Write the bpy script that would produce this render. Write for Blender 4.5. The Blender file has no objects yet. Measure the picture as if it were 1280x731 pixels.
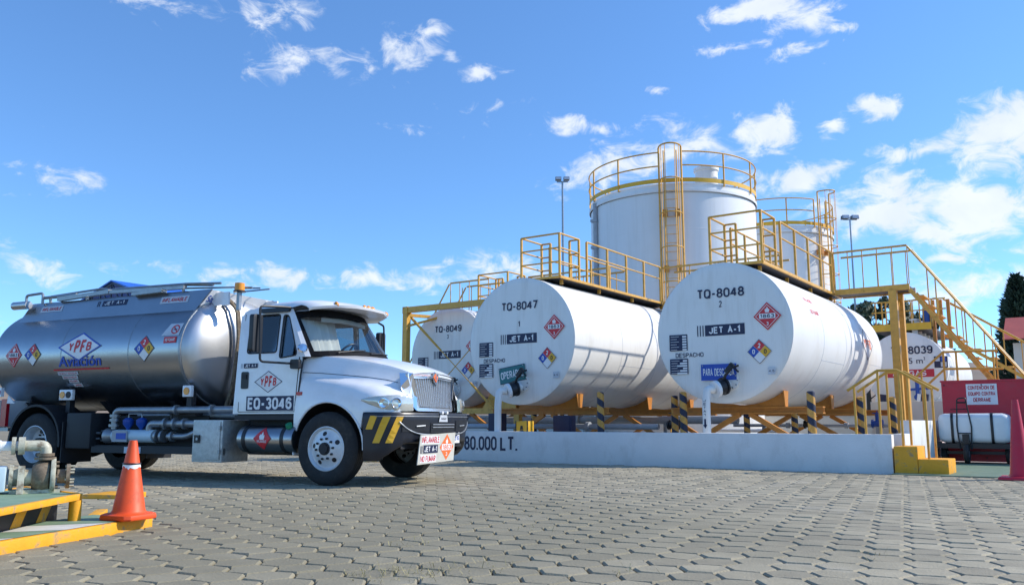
import bpy, bmesh, math, random
from math import sin, cos, pi, sqrt, radians, atan2, hypot
from mathutils import Vector, Matrix
from mathutils.geometry import tessellate_polygon
random.seed(7)
S = bpy.context.scene
COL = S.collection

# ------------------------------------------------------------------ camera
cd = bpy.data.cameras.new('camera'); cam = bpy.data.objects.new('camera', cd); COL.objects.link(cam)
cam.location = (0, 0, 0.9)
CAM_YAW, CAM_PITCH = 35.09, 8.68
cam.rotation_euler = (radians(90 + CAM_PITCH), 0, radians(CAM_YAW))
cd.sensor_width = 36; cd.lens = 36 * 1058 / 1280
cd.clip_start = 0.1; cd.clip_end = 6000
S.camera = cam
# ------------------------------------------------------------------ light
SUN_AZ, SUN_EL = 41.0, 36.0            # azimuth measured from +X towards +Y
S.view_settings.view_transform = 'Standard'; S.view_settings.look = 'None'
S.view_settings.gamma = 1.0; S.view_settings.exposure = 0.55
S.view_settings.use_curve_mapping = False
sd = Vector((cos(radians(SUN_EL)) * cos(radians(SUN_AZ)), cos(radians(SUN_EL)) * sin(radians(SUN_AZ)), sin(radians(SUN_EL))))
sl = bpy.data.lights.new('sun', 'SUN'); sl.energy = 3.55; sl.angle = radians(0.53); sl.color = (1.0, 0.94, 0.84)
so = bpy.data.objects.new('sun', sl); COL.objects.link(so); so.location = (20, 20, 40)
so.rotation_euler = sd.to_track_quat('Z', 'Y').to_euler()
# world: clear high altitude sky with scattered cumulus
W = bpy.data.worlds.new('World'); S.world = W; W.use_nodes = True
nt = W.node_tree; nt.nodes.clear()
def N(t, **k):
    n = nt.nodes.new(t)
    for a, b in k.items(): setattr(n, a, b)
    return n
def M(op, a, b=None, c=None, cl=False):
    n = N('ShaderNodeMath', operation=op, use_clamp=cl)
    for i, v in enumerate((a, b, c)):
        if v is None: continue
        if isinstance(v, (int, float)): n.inputs[i].default_value = v
        else: nt.links.new(v, n.inputs[i])
    return n.outputs[0]
def VM(op, a, b=None):
    n = N('ShaderNodeVectorMath', operation=op)
    for i, v in enumerate((a, b)):
        if v is None: continue
        if isinstance(v, (tuple, Vector)): n.inputs[i].default_value = v
        else: nt.links.new(v, n.inputs[i])
    return n.outputs['Value'] if op in ('LENGTH', 'DOT_PRODUCT') else n.outputs[0]
sky = N('ShaderNodeTexSky', sky_type='NISHITA')
sky.sun_disc = False; sky.sun_elevation = radians(SUN_EL); sky.sun_rotation = radians(90 - SUN_AZ)
sky.altitude = 3200; sky.air_density = 1.0; sky.dust_density = 0.6; sky.ozone_density = 1.6
tc = N('ShaderNodeTexCoord')
dirv = VM('NORMALIZE', tc.outputs['Generated'])
sep = N('ShaderNodeSeparateXYZ'); nt.links.new(dirv, sep.inputs[0])
az = M('ARCTAN2', sep.outputs[0], sep.outputs[1]); el = M('ARCSINE', sep.outputs[2])
cmb = N('ShaderNodeCombineXYZ'); nt.links.new(az, cmb.inputs[0]); nt.links.new(el, cmb.inputs[1])
def noise(vec, scale, detail, rough=0.55, dist=0.0, stretch=None):
    if stretch: vec = VM('MULTIPLY', vec, stretch)
    n = N('ShaderNodeTexNoise'); n.inputs['Scale'].default_value = scale; n.inputs['Detail'].default_value = detail
    n.inputs['Roughness'].default_value = rough; n.inputs['Distortion'].default_value = dist
    nt.links.new(vec, n.inputs['Vector']); return n
wn = noise(dirv, 9.0, 5, 0.6)
warp = VM('MULTIPLY', VM('SUBTRACT', wn.outputs['Color'], (0.5, 0.5, 0.5)), (0.11, 0.055, 0.0))
ae = VM('ADD', cmb.outputs[0], warp)
CLOUDS = [  # azimuth (deg clockwise from +Y), elevation (deg), half widths (deg), weight
    (-51.6, 25.7, 2.03, 0.85, 0.5), (-49.9, 23.3, 2.27, 0.78, 0.43), (-47.5, 22.5, 1.64, 0.6, 0.5), (-43.1, 24.3, 1.97, 1.09, 0.61),
    (-38.7, 23.9, 0.8, 0.35, 0.58), (-37.1, 23.3, 0.8, 0.35, 0.5), (-41.1, 26.0, 1.03, 0.29, 0.36), (-17.7, 26.3, 3.1, 0.75, 1.12),
    (-15.2, 25.6, 2.51, 0.93, 1.12), (-20.0, 24.3, 1.59, 0.29, 0.75), (-15.3, 23.4, 2.1, 0.38, 0.73), (-12.7, 24.3, 1.22, 0.28, 0.62),
    (-31.7, 19.6, 1.4, 0.47, 0.75), (-29.5, 19.3, 0.84, 0.31, 0.5), (-24.7, 22.1, 0.77, 0.2, 0.45), (-17.9, 18.6, 1.83, 1.4, 1.06),
    (-13.6, 18.4, 0.97, 0.68, 0.95), (-10.9, 19.2, 1.21, 0.67, 0.95), (-27.8, 16.9, 2.74, 1.31, 0.85), (-23.4, 18.3, 3.2, 1.03, 0.6),
    (-16.7, 15.7, 2.73, 0.66, 0.84), (-4.3, 16.6, 2.83, 2.04, 1.34), (-8.5, 16.1, 2.2, 0.67, 0.95), (-10.6, 12.9, 4.0, 1.71, 1.23),
    (-5.3, 12.1, 2.84, 1.87, 1.12), (-7.5, 11.1, 3.37, 1.05, 0.95), (-6.4, 9.5, 1.17, 0.38, 0.84), (-5.6, 7.8, 3.6, 0.94, 0.9),
    (-42.2, 9.7, 6.56, 0.64, 0.6), (-36.2, 10.3, 3.85, 0.76, 0.65), (-51.6, 9.4, 4.64, 0.52, 0.45), (-65.0, 8.7, 2.11, 0.66, 0.45),
    (-64.4, 14.3, 1.73, 0.47, 0.29), (-66.5, 14.4, 0.49, 0.37, 0.29), (-66.4, 10.1, 0.57, 0.28, 0.45), (-57.6, 25.7, 2.51, 0.46, 0.32)
]
acc = None
for (a, e, ra, re, w) in CLOUDS:
    d = VM('LENGTH', VM('MULTIPLY', VM('SUBTRACT', ae, (radians(a), radians(e), 0)), (1 / radians(ra), 1 / radians(re), 0)))
    v = M('MULTIPLY', M('SUBTRACT', 1.25, d), w)
    acc = v if acc is None else M('SMOOTH_MAX', acc, v, 0.12)
fb = noise(dirv, 24.0, 9, 0.64, 0.6, (1, 1, 1.7))
gen = noise(dirv, 3.1, 7, 0.58, 0.3, (1, 1, 2.2))
behind = M('MULTIPLY', M('SUBTRACT', gen.outputs['Fac'], 0.70), 3.0)          # the same thin cumulus over the rest of the sky
hid = M('MAXIMUM', M('MULTIPLY', acc, 0.62), behind)
dens = M('ADD', M('ADD', hid, M('MULTIPLY', M('SUBTRACT', fb.outputs['Fac'], 0.5), 2.5)), 0.10)
mr = N('ShaderNodeMapRange', interpolation_type='SMOOTHSTEP'); nt.links.new(dens, mr.inputs[0])
mr.inputs[1].default_value = 0.02; mr.inputs[2].default_value = 0.75
cf = M('MULTIPLY', mr.outputs[0], 0.93)
up = M('GREATER_THAN', sep.outputs[2], 0.0)
cf = M('MULTIPLY', cf, up)
shade = noise(dirv, 22.0, 4, 0.5, 0.2)
cc = N('ShaderNodeMix', data_type='RGBA'); nt.links.new(shade.outputs['Fac'], cc.inputs[0])
cc.inputs[6].default_value = (5.2, 5.9, 7.0, 1); cc.inputs[7].default_value = (8.0, 8.3, 8.8, 1)
hsv = N('ShaderNodeHueSaturation'); nt.links.new(sky.outputs[0], hsv.inputs['Color'])
hsv.inputs['Saturation'].default_value = 1.0; hsv.inputs['Value'].default_value = 1.0
skyc = VM('MULTIPLY', hsv.outputs[0], (0.97, 1.38, 1.68))
gn = M('ADD', M('MULTIPLY', M('MAXIMUM', sep.outputs[2], 0.0), 0.62), 0.96)
sc_ = N('ShaderNodeVectorMath', operation='SCALE'); nt.links.new(skyc, sc_.inputs[0]); nt.links.new(gn, sc_.inputs['Scale']); skyc = sc_.outputs[0]
mx = N('ShaderNodeMix', data_type='RGBA'); nt.links.new(cf, mx.inputs[0])
nt.links.new(skyc, mx.inputs[6]); nt.links.new(cc.outputs[2], mx.inputs[7])
bg = N('ShaderNodeBackground'); nt.links.new(mx.outputs[2], bg.inputs[0]); bg.inputs[1].default_value = 0.094
wo = N('ShaderNodeOutputWorld'); nt.links.new(bg.outputs[0], wo.inputs[0])
S.render.engine = 'CYCLES'
S.cycles.max_bounces = 7; S.cycles.diffuse_bounces = 3; S.cycles.glossy_bounces = 4; S.cycles.transmission_bounces = 6
S.cycles.use_denoising = True

# ------------------------------------------------------------------ materials
MATS = {}
def mat(name, col, rough=0.6, metal=0.0, var=0.12, scale=6.0, bump=0.0, bscale=40.0, dirt=None, dirt_amt=0.0, dscale=2.0,
        dstretch=(1, 1, 1), rnd=0.0, island=0.0, coat=0.0, spec=0.5, dthr=(0.5, 0.75), stain=False):
    if name in MATS: return MATS[name]
    m = bpy.data.materials.new(name); m.use_nodes = True; t = m.node_tree
    b = t.nodes['Principled BSDF']
    b.inputs['Metallic'].default_value = metal; b.inputs['Coat Weight'].default_value = coat
    b.inputs['Specular IOR Level'].default_value = spec
    L = t.links
    geo = t.nodes.new('ShaderNodeNewGeometry')
    n1 = t.nodes.new('ShaderNodeTexNoise'); n1.inputs['Scale'].default_value = scale; n1.inputs['Detail'].default_value = 6
    n1.inputs['Roughness'].default_value = 0.6
    L.new(geo.outputs['Position'], n1.inputs['Vector'])
    mrn = t.nodes.new('ShaderNodeMapRange'); L.new(n1.outputs['Fac'], mrn.inputs[0])
    mrn.inputs[1].default_value = 0.3; mrn.inputs[2].default_value = 0.7
    mrn.inputs[3].default_value = 1 - var; mrn.inputs[4].default_value = 1 + var * 0.6
    cur = mrn.outputs[0]
    if rnd or island:
        if rnd: oi = t.nodes.new('ShaderNodeObjectInfo'); src = oi.outputs['Random']; amt = rnd
        else: src = geo.outputs['Random Per Island']; amt = island
        r = t.nodes.new('ShaderNodeMapRange'); L.new(src, r.inputs[0]); r.inputs[3].default_value = 1 - amt; r.inputs[4].default_value = 1 + amt
        mm = t.nodes.new('ShaderNodeMath'); mm.operation = 'MULTIPLY'; L.new(cur, mm.inputs[0]); L.new(r.outputs[0], mm.inputs[1]); cur = mm.outputs[0]
    vm = t.nodes.new('ShaderNodeVectorMath'); vm.operation = 'SCALE'; vm.inputs[0].default_value = col; L.new(cur, vm.inputs['Scale'])
    out = vm.outputs[0]
    rsock = None
    if dirt:
        mp = t.nodes.new('ShaderNodeVectorMath'); mp.operation = 'MULTIPLY'; L.new(geo.outputs['Position'], mp.inputs[0]); mp.inputs[1].default_value = dstretch
        n2 = t.nodes.new('ShaderNodeTexNoise'); n2.inputs['Scale'].default_value = dscale; n2.inputs['Detail'].default_value = 8; n2.inputs['Roughness'].default_value = 0.68
        L.new(mp.outputs[0], n2.inputs['Vector'])
        r2 = t.nodes.new('ShaderNodeMapRange'); L.new(n2.outputs['Fac'], r2.inputs[0]); r2.inputs[1].default_value = dthr[0]; r2.inputs[2].default_value = dthr[1]
        r2.inputs[3].default_value = 0; r2.inputs[4].default_value = dirt_amt
        mxx = t.nodes.new('ShaderNodeMix'); mxx.data_type = 'RGBA'; L.new(r2.outputs[0], mxx.inputs[0]); L.new(out, mxx.inputs[6]); mxx.inputs[7].default_value = (*dirt, 1)
        out = mxx.outputs[2]
        ra = t.nodes.new('ShaderNodeMapRange'); L.new(r2.outputs[0], ra.inputs[0]); ra.inputs[3].default_value = rough; ra.inputs[4].default_value = min(1, rough + 0.3)
        rsock = ra.outputs[0]
    if stain:                                   # oil and tyre dirt soaked into the blocks, and pale cement bloom
        for (sc3, lo, hi, c3, am, off3) in ((0.32, .57, .70, (0.10, 0.09, 0.07), .45, 3.0), (1.9, .63, .74, (0.11, 0.10, 0.085), .45, 9.0), (0.9, .60, .72, (0.46, 0.43, 0.36), .4, 21.0)):
            ad = t.nodes.new('ShaderNodeVectorMath'); ad.operation = 'ADD'; L.new(geo.outputs['Position'], ad.inputs[0]); ad.inputs[1].default_value = (off3, off3 * .7, 0)
            n4 = t.nodes.new('ShaderNodeTexNoise'); n4.inputs['Scale'].default_value = sc3; n4.inputs['Detail'].default_value = 7; n4.inputs['Roughness'].default_value = 0.62; L.new(ad.outputs[0], n4.inputs['Vector'])
            r4 = t.nodes.new('ShaderNodeMapRange'); L.new(n4.outputs['Fac'], r4.inputs[0]); r4.inputs[1].default_value = lo; r4.inputs[2].default_value = hi; r4.inputs[3].default_value = 0; r4.inputs[4].default_value = am
            m4 = t.nodes.new('ShaderNodeMix'); m4.data_type = 'RGBA'; L.new(r4.outputs[0], m4.inputs[0]); L.new(out, m4.inputs[6]); m4.inputs[7].default_value = (*c3, 1); out = m4.outputs[2]
    if stain:                                   # trodden soil film over the middle of the yard, ragged outline
        n5 = t.nodes.new('ShaderNodeTexNoise'); n5.inputs['Scale'].default_value = 0.7; n5.inputs['Detail'].default_value = 8; n5.inputs['Roughness'].default_value = 0.65; L.new(geo.outputs['Position'], n5.inputs['Vector'])
        ds = t.nodes.new('ShaderNodeVectorMath'); ds.operation = 'DISTANCE'; L.new(geo.outputs['Position'], ds.inputs[0]); ds.inputs[1].default_value = (-5.6, 5.6, 0)
        m5 = t.nodes.new('ShaderNodeMath'); m5.operation = 'MULTIPLY_ADD'; L.new(n5.outputs['Fac'], m5.inputs[0]); m5.inputs[1].default_value = 5.0; L.new(ds.outputs['Value'], m5.inputs[2])
        r5 = t.nodes.new('ShaderNodeMapRange'); L.new(m5.outputs[0], r5.inputs[0]); r5.inputs[1].default_value = 4.6; r5.inputs[2].default_value = 7.2; r5.inputs[3].default_value = 0.62; r5.inputs[4].default_value = 0.0
        m6 = t.nodes.new('ShaderNodeMix'); m6.data_type = 'RGBA'; L.new(r5.outputs[0], m6.inputs[0]); L.new(out, m6.inputs[6]); m6.inputs[7].default_value = (0.185, 0.165, 0.105, 1); out = m6.outputs[2]
    L.new(out, b.inputs['Base Color'])
    if rsock: L.new(rsock, b.inputs['Roughness'])
    else:
        rr = t.nodes.new('ShaderNodeMapRange'); L.new(n1.outputs['Fac'], rr.inputs[0]); rr.inputs[3].default_value = max(0.02, rough - 0.06); rr.inputs[4].default_value = min(1, rough + 0.06)
        L.new(rr.outputs[0], b.inputs['Roughness'])
    if bump:
        n3 = t.nodes.new('ShaderNodeTexNoise'); n3.inputs['Scale'].default_value = bscale; n3.inputs['Detail'].default_value = 4
        L.new(geo.outputs['Position'], n3.inputs['Vector'])
        bp = t.nodes.new('ShaderNodeBump'); bp.inputs['Strength'].default_value = bump; bp.inputs['Distance'].default_value = 0.02
        L.new(n3.outputs['Fac'], bp.inputs['Height']); L.new(bp.outputs[0], b.inputs['Normal'])
    MATS[name] = m; return m
TANKW = mat('white_tank_paint', (0.80, 0.79, 0.76), 0.38, var=0.05, scale=0.8, dirt=(0.55, 0.50, 0.42), dirt_amt=0.45, dscale=1.5, dstretch=(1.2, 1.2, 0.35), bump=0.10, bscale=1.3)
HEADW = mat('white_head_paint', (0.80, 0.785, 0.75), 0.42, var=0.04, scale=1.0, dirt=(0.50, 0.46, 0.40), dirt_amt=0.38, dscale=2.6, dstretch=(2.0, 2.0, 0.25), bump=0.02, bscale=2.0)
SILO = mat('white_silo_paint', (0.79, 0.79, 0.78), 0.5, var=0.04, scale=0.5, dirt=(0.55, 0.52, 0.46), dirt_amt=0.3, dscale=1.2, dstretch=(2.5, 2.5, 0.15))
TRUCKW = mat('white_truck_paint', (0.80, 0.80, 0.81), 0.2, var=0.02, scale=2, coat=0.35, dirt=(0.50, 0.45, 0.37), dirt_amt=0.32, dscale=2.2, dstretch=(1, 1, 1.6), dthr=(0.48, 0.8))
WALLW = mat('white_wall_paint', (0.77, 0.765, 0.745), 0.8, var=0.07, scale=1.6, dirt=(0.40, 0.375, 0.33), dirt_amt=0.5, dscale=2.2, dstretch=(1, 1, 0.5), bump=0.15, bscale=30, dthr=(0.52, 0.8))
CREAM = mat('cream_wall_paint', (0.62, 0.60, 0.54), 0.85, var=0.08, scale=1.0)
YEL = mat('yellow_steel_paint', (0.70, 0.37, 0.055), 0.45, var=0.14, scale=9, dirt=(0.20, 0.09, 0.03), dirt_amt=0.6, dscale=7, dthr=(0.55, 0.72))
YEL2 = mat('yellow_curb_paint', (0.82, 0.37, 0.013), 0.6, var=0.12, scale=7, dirt=(0.26, 0.22, 0.15), dirt_amt=0.8, dscale=7, bump=0.15, bscale=30, dthr=(0.54, 0.66))
OCHRE = mat('ochre_cradle_paint', (0.55, 0.215, 0.03), 0.5, var=0.12, scale=5, dirt=(0.16, 0.07, 0.03), dirt_amt=0.4, dscale=6)
GRATE = mat('dark_grating', (0.06, 0.055, 0.06), 0.7)
NAVY = mat('navy_print', (0.012, 0.018, 0.06), 0.5, var=0.1)
BLACK = mat('black_paint', (0.012, 0.013, 0.016), 0.45)
SEAL = mat('black_seal', (0.008, 0.008, 0.010), 0.75, spec=0.15)
BUMP = mat('dark_bumper_plastic', (0.012, 0.015, 0.024), 0.38, var=0.15)
RUBBER = mat('tyre_rubber', (0.018, 0.018, 0.019), 0.8, var=0.25, scale=14, dirt=(0.10, 0.09, 0.075), dirt_amt=0.5, dscale=6, bump=0.1)
DARK = mat('chassis_dark', (0.012, 0.013, 0.017), 0.6, var=0.3)
ALU = mat('polished_aluminium', (0.36, 0.37, 0.385), 0.30, 1.0, var=0.10, scale=1.2, dirt=(0.38, 0.39, 0.41), dirt_amt=0.4, dscale=1.8, dstretch=(0.5, 1, 1.3))
ALUH = mat('aluminium_head', (0.50, 0.505, 0.51), 0.38, 1.0, var=0.05, scale=1.5)
PLATE = mat('aluminium_tread_plate', (0.55, 0.55, 0.52), 0.5, 0.7, var=0.2, scale=16, bump=0.5, bscale=70)
STEEL = mat('grey_steel', (0.30, 0.32, 0.34), 0.4, 0.7, var=0.2, scale=10)
PIPEG = mat('grey_pipe_paint', (0.36, 0.38, 0.41), 0.5, var=0.12, scale=5)
CHROME = mat('chrome', (0.82, 0.83, 0.85), 0.07, 1.0, var=0.02)
GRILLE = mat('grille_chrome', (0.72, 0.73, 0.74), 0.28, 0.85, var=0.03)
CHROMED = mat('grille_gap', (0.012, 0.013, 0.016), 0.6, 0.0)
RIMW = mat('wheel_rim_white', (0.62, 0.64, 0.66), 0.35, 0.2, var=0.12, scale=12)
RED = mat('red_print', (0.62, 0.03, 0.04), 0.5, var=0.05)
ORANGER = mat('orange_print', (0.85, 0.16, 0.03), 0.5, var=0.05)
REDP = mat('crimson_paint', (0.55, 0.012, 0.035), 0.4, var=0.1, scale=3, dirt=(0.25, 0.10, 0.10), dirt_amt=0.3, dscale=4)
WHITEP = mat('white_print', (0.80, 0.80, 0.80), 0.5, var=0.03)
GREYP = mat('pale_print', (0.55, 0.58, 0.62), 0.5)
BLUEP = mat('blue_print', (0.02, 0.08, 0.42), 0.5, var=0.05)
TEAL = mat('teal_sign_paint', (0.015, 0.16, 0.17), 0.45, var=0.1)
YELP = mat('yellow_print', (0.78, 0.43, 0.025), 0.5)
CONE = mat('cone_orange', (0.80, 0.085, 0.012), 0.5, var=0.1, scale=8, dirt=(0.22, 0.07, 0.04), dirt_amt=0.6, dscale=9, dthr=(0.54, 0.74))
GREENF = mat('green_floor_paint', (0.13, 0.20, 0.13), 0.7, var=0.2, scale=3, dirt=(0.22, 0.22, 0.19), dirt_amt=0.5, dscale=3)
GREENP = mat('green_curb_paint', (0.20, 0.30, 0.20), 0.7, var=0.15, scale=6, dirt=(0.35, 0.35, 0.3), dirt_amt=0.4, dscale=6)
GREYW = mat('worn_white_paint', (0.62, 0.62, 0.57), 0.75, var=0.12, scale=6, dirt=(0.3, 0.3, 0.27), dirt_amt=0.5, dscale=5)
CONC = mat('concrete', (0.34, 0.33, 0.30), 0.9, var=0.15, scale=3, bump=0.3, bscale=30)
JOINT = mat('joint_sand', (0.15, 0.135, 0.10), 0.95, var=0.3, scale=9, bump=0.5, bscale=60)
PAV = mat('paver_concrete', (0.318, 0.278, 0.193), 0.85, var=0.16, scale=4, rnd=0.19, bump=0.35, bscale=55, dirt=(0.36, 0.31, 0.21), dirt_amt=0.5, dscale=0.45, dthr=(0.45, 0.75), stain=True)
PAV2 = mat('paver_concrete_far', (0.318, 0.278, 0.193), 0.85, var=0.16, scale=4, island=0.19, bump=0.35, bscale=55, dirt=(0.36, 0.31, 0.21), dirt_amt=0.5, dscale=0.45, dthr=(0.45, 0.75), stain=True)
EARTH = mat('dry_earth', (0.24, 0.20, 0.13), 0.95, var=0.25, scale=0.2)
HILL = mat('dry_hill', (0.26, 0.20, 0.15), 0.95, var=0.25, scale=0.02)
POLY = mat('white_polyethylene', (0.72, 0.75, 0.76), 0.35, var=0.05)
TEAM = mat('pump_cream_paint', (0.52, 0.50, 0.38), 0.5, var=0.25, scale=14, dirt=(0.14, 0.09, 0.05), dirt_amt=0.8, dscale=12, dthr=(0.5, 0.65))
RUST = mat('rusty_iron', (0.20, 0.15, 0.10), 0.7, 0.2, var=0.4, scale=18, dirt=(0.45, 0.40, 0.28), dirt_amt=0.7, dscale=14)
MOTORB = mat('pale_blue_motor_paint', (0.50, 0.62, 0.68), 0.4, var=0.06)
SEATM = mat('seat_fabric', (0.05, 0.06, 0.08), 0.9)
CURT = mat('beige_curtain', (0.80, 0.77, 0.70), 0.9, var=0.08)
ROOFB = mat('blue_sheet_roof', (0.02, 0.13, 0.55), 0.5, var=0.1, scale=1)
ROOFR = mat('red_sheet_roof', (0.50, 0.10, 0.07), 0.6, var=0.12, scale=2)
BARK = mat('bark', (0.08, 0.06, 0.045), 0.9)
LEAF = mat('dark_needles', (0.034, 0.064, 0.04), 0.7, var=0.3, scale=3, island=0.35)
LEAF2 = mat('grey_green_leaves', (0.075, 0.10, 0.055), 0.7, var=0.3, scale=3, island=0.35)
BLUEV = mat('blue_valve_paint', (0.01, 0.07, 0.35), 0.35)
AMBER = mat('amber_lens', (0.80, 0.30, 0.02), 0.2)
REDL = mat('red_lens', (0.45, 0.01, 0.02), 0.2)
HLENS = mat('headlamp_lens', (0.62, 0.62, 0.55), 0.12, 0.35, var=0.1, scale=14, coat=1.0)
LAMPG = mat('floodlight_glass', (0.55, 0.57, 0.60), 0.15, 0.4)
def glass_mat():
    m = bpy.data.materials.new('cab_glass'); m.use_nodes = True; t = m.node_tree; t.nodes.clear()
    o = t.nodes.new('ShaderNodeOutputMaterial'); g = t.nodes.new('ShaderNodeBsdfGlossy'); g.inputs['Roughness'].default_value = 0.02
    tr = t.nodes.new('ShaderNodeBsdfTransparent'); tr.inputs[0].default_value = (0.88, 0.93, 0.93, 1)
    f = t.nodes.new('ShaderNodeFresnel'); f.inputs[0].default_value = 1.5
    mm = t.nodes.new('ShaderNodeMath'); mm.operation = 'ADD'; mm.inputs[1].default_value = 0.03; t.links.new(f.outputs[0], mm.inputs[0])
    x = t.nodes.new('ShaderNodeMixShader'); t.links.new(mm.outputs[0], x.inputs[0]); t.links.new(tr.outputs[0], x.inputs[1]); t.links.new(g.outputs[0], x.inputs[2])
    t.links.new(x.outputs[0], o.inputs[0]); return m
GLASS = glass_mat()
def tint_mat():
    m = GLASS.copy(); m.name = 'tinted_glass'
    for n in m.node_tree.nodes:
        if n.type == 'BSDF_TRANSPARENT': n.inputs[0].default_value = (0.45, 0.53, 0.58, 1)
    return m
TINT = tint_mat()
def stripe_mat(name, c1, c2, pitch):
    m = bpy.data.materials.new(name); m.use_nodes = True; t = m.node_tree; b = t.nodes['Principled BSDF']; b.inputs['Roughness'].default_value = 0.5
    tcn = t.nodes.new('ShaderNodeTexCoord'); s = t.nodes.new('ShaderNodeSeparateXYZ'); t.links.new(tcn.outputs['Object'], s.inputs[0])
    def mth(op, a, b2):
        n = t.nodes.new('ShaderNodeMath'); n.operation = op
        for i, v in enumerate((a, b2)):
            if isinstance(v, (int, float)): n.inputs[i].default_value = v
            else: t.links.new(v, n.inputs[i])
        return n.outputs[0]
    ang = mth('DIVIDE', mth('ARCTAN2', s.outputs[1], s.outputs[0]), 2 * pi)
    fr = mth('FRACT', mth('ADD', mth('DIVIDE', s.outputs[2], pitch), mth('ADD', ang, 10.0)), 0)
    gt = mth('GREATER_THAN', fr, 0.5)
    nz = t.nodes.new('ShaderNodeTexNoise'); nz.inputs['Scale'].default_value = 25; nz.inputs['Detail'].default_value = 5; t.links.new(tcn.outputs['Object'], nz.inputs['Vector'])
    mxx = t.nodes.new('ShaderNodeMix'); mxx.data_type = 'RGBA'; t.links.new(gt, mxx.inputs[0]); mxx.inputs[6].default_value = (*c1, 1); mxx.inputs[7].default_value = (*c2, 1)
    mul = t.nodes.new('ShaderNodeVectorMath'); mul.operation = 'SCALE'; t.links.new(mxx.outputs[2], mul.inputs[0])
    mrr = t.nodes.new('ShaderNodeMapRange'); t.links.new(nz.outputs['Fac'], mrr.inputs[0]); mrr.inputs[1].default_value = .3; mrr.inputs[2].default_value = .7; mrr.inputs[3].default_value = 0.75; mrr.inputs[4].default_value = 1.1
    t.links.new(mrr.outputs[0], mul.inputs['Scale']); t.links.new(mul.outputs[0], b.inputs['Base Color']); return m
STRIPE = stripe_mat('striped_bollard_paint', (0.62, 0.31, 0.05), (0.012, 0.016, 0.045), 0.30)

# ------------------------------------------------------------------ builders
def tag(o, label=None, cat=None, group=None, kind=None):
    if label: o['label'] = label
    if cat: o['category'] = cat
    if group: o['group'] = group
    if kind: o['kind'] = kind
    return o
def thing(name, label, cat, loc=(0, 0, 0), rz=0.0, group=None):
    o = bpy.data.objects.new(name, None); COL.objects.link(o)
    o.location = loc; o.rotation_euler = (0, 0, rz); o.empty_display_size = 0.3
    return tag(o, label, cat, group)
def root_loc(p):
    while p is not None and p.parent is not None: p = p.parent
    return Vector((0, 0, 0)) if p is None else Vector(p.location)
def basis(d):
    d = d.normalized(); a = Vector((0, 0, 1)) if abs(d.z) < 0.9 else Vector((1, 0, 0))
    x = d.cross(a).normalized(); return x, d.cross(x).normalized()
TXT = {}
def glyphs(body, bold=0.0, shear=0.0):
    k = (body, bold, shear)
    if k in TXT: return TXT[k]
    c = bpy.data.curves.new('lettering_source', 'FONT'); c.body = body; c.size = 1; c.offset = bold; c.shear = shear; c.resolution_u = 3; c.fill_mode = 'FRONT'
    o = bpy.data.objects.new('lettering_source', c); COL.objects.link(o)
    dg = bpy.context.evaluated_depsgraph_get(); me = bpy.data.meshes.new_from_object(o.evaluated_get(dg))
    vs = [(v.co.x, v.co.y) for v in me.vertices]; fs = [tuple(p.vertices) for p in me.polygons]
    bpy.data.objects.remove(o); bpy.data.curves.remove(c); bpy.data.meshes.remove(me)
    x0 = min(v[0] for v in vs); x1 = max(v[0] for v in vs); y0 = min(v[1] for v in vs); y1 = max(v[1] for v in vs)
    vs = [((x - x0) / (x1 - x0), (y - y0) / (y1 - y0)) for x, y in vs]
    TXT[k] = (vs, fs); return TXT[k]
def _arc(cx, cy, rx, ry, a0, a1, n=8): return [(cx + rx * cos(radians(a0 + (a1 - a0) * k / n)), cy + ry * sin(radians(a0 + (a1 - a0) * k / n))) for k in range(n + 1)]
_O = _arc(.5, .72, .5, .28, 0, 180, 8) + _arc(.5, .28, .5, .28, 180, 360, 8) + [(1, .72)]
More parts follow.
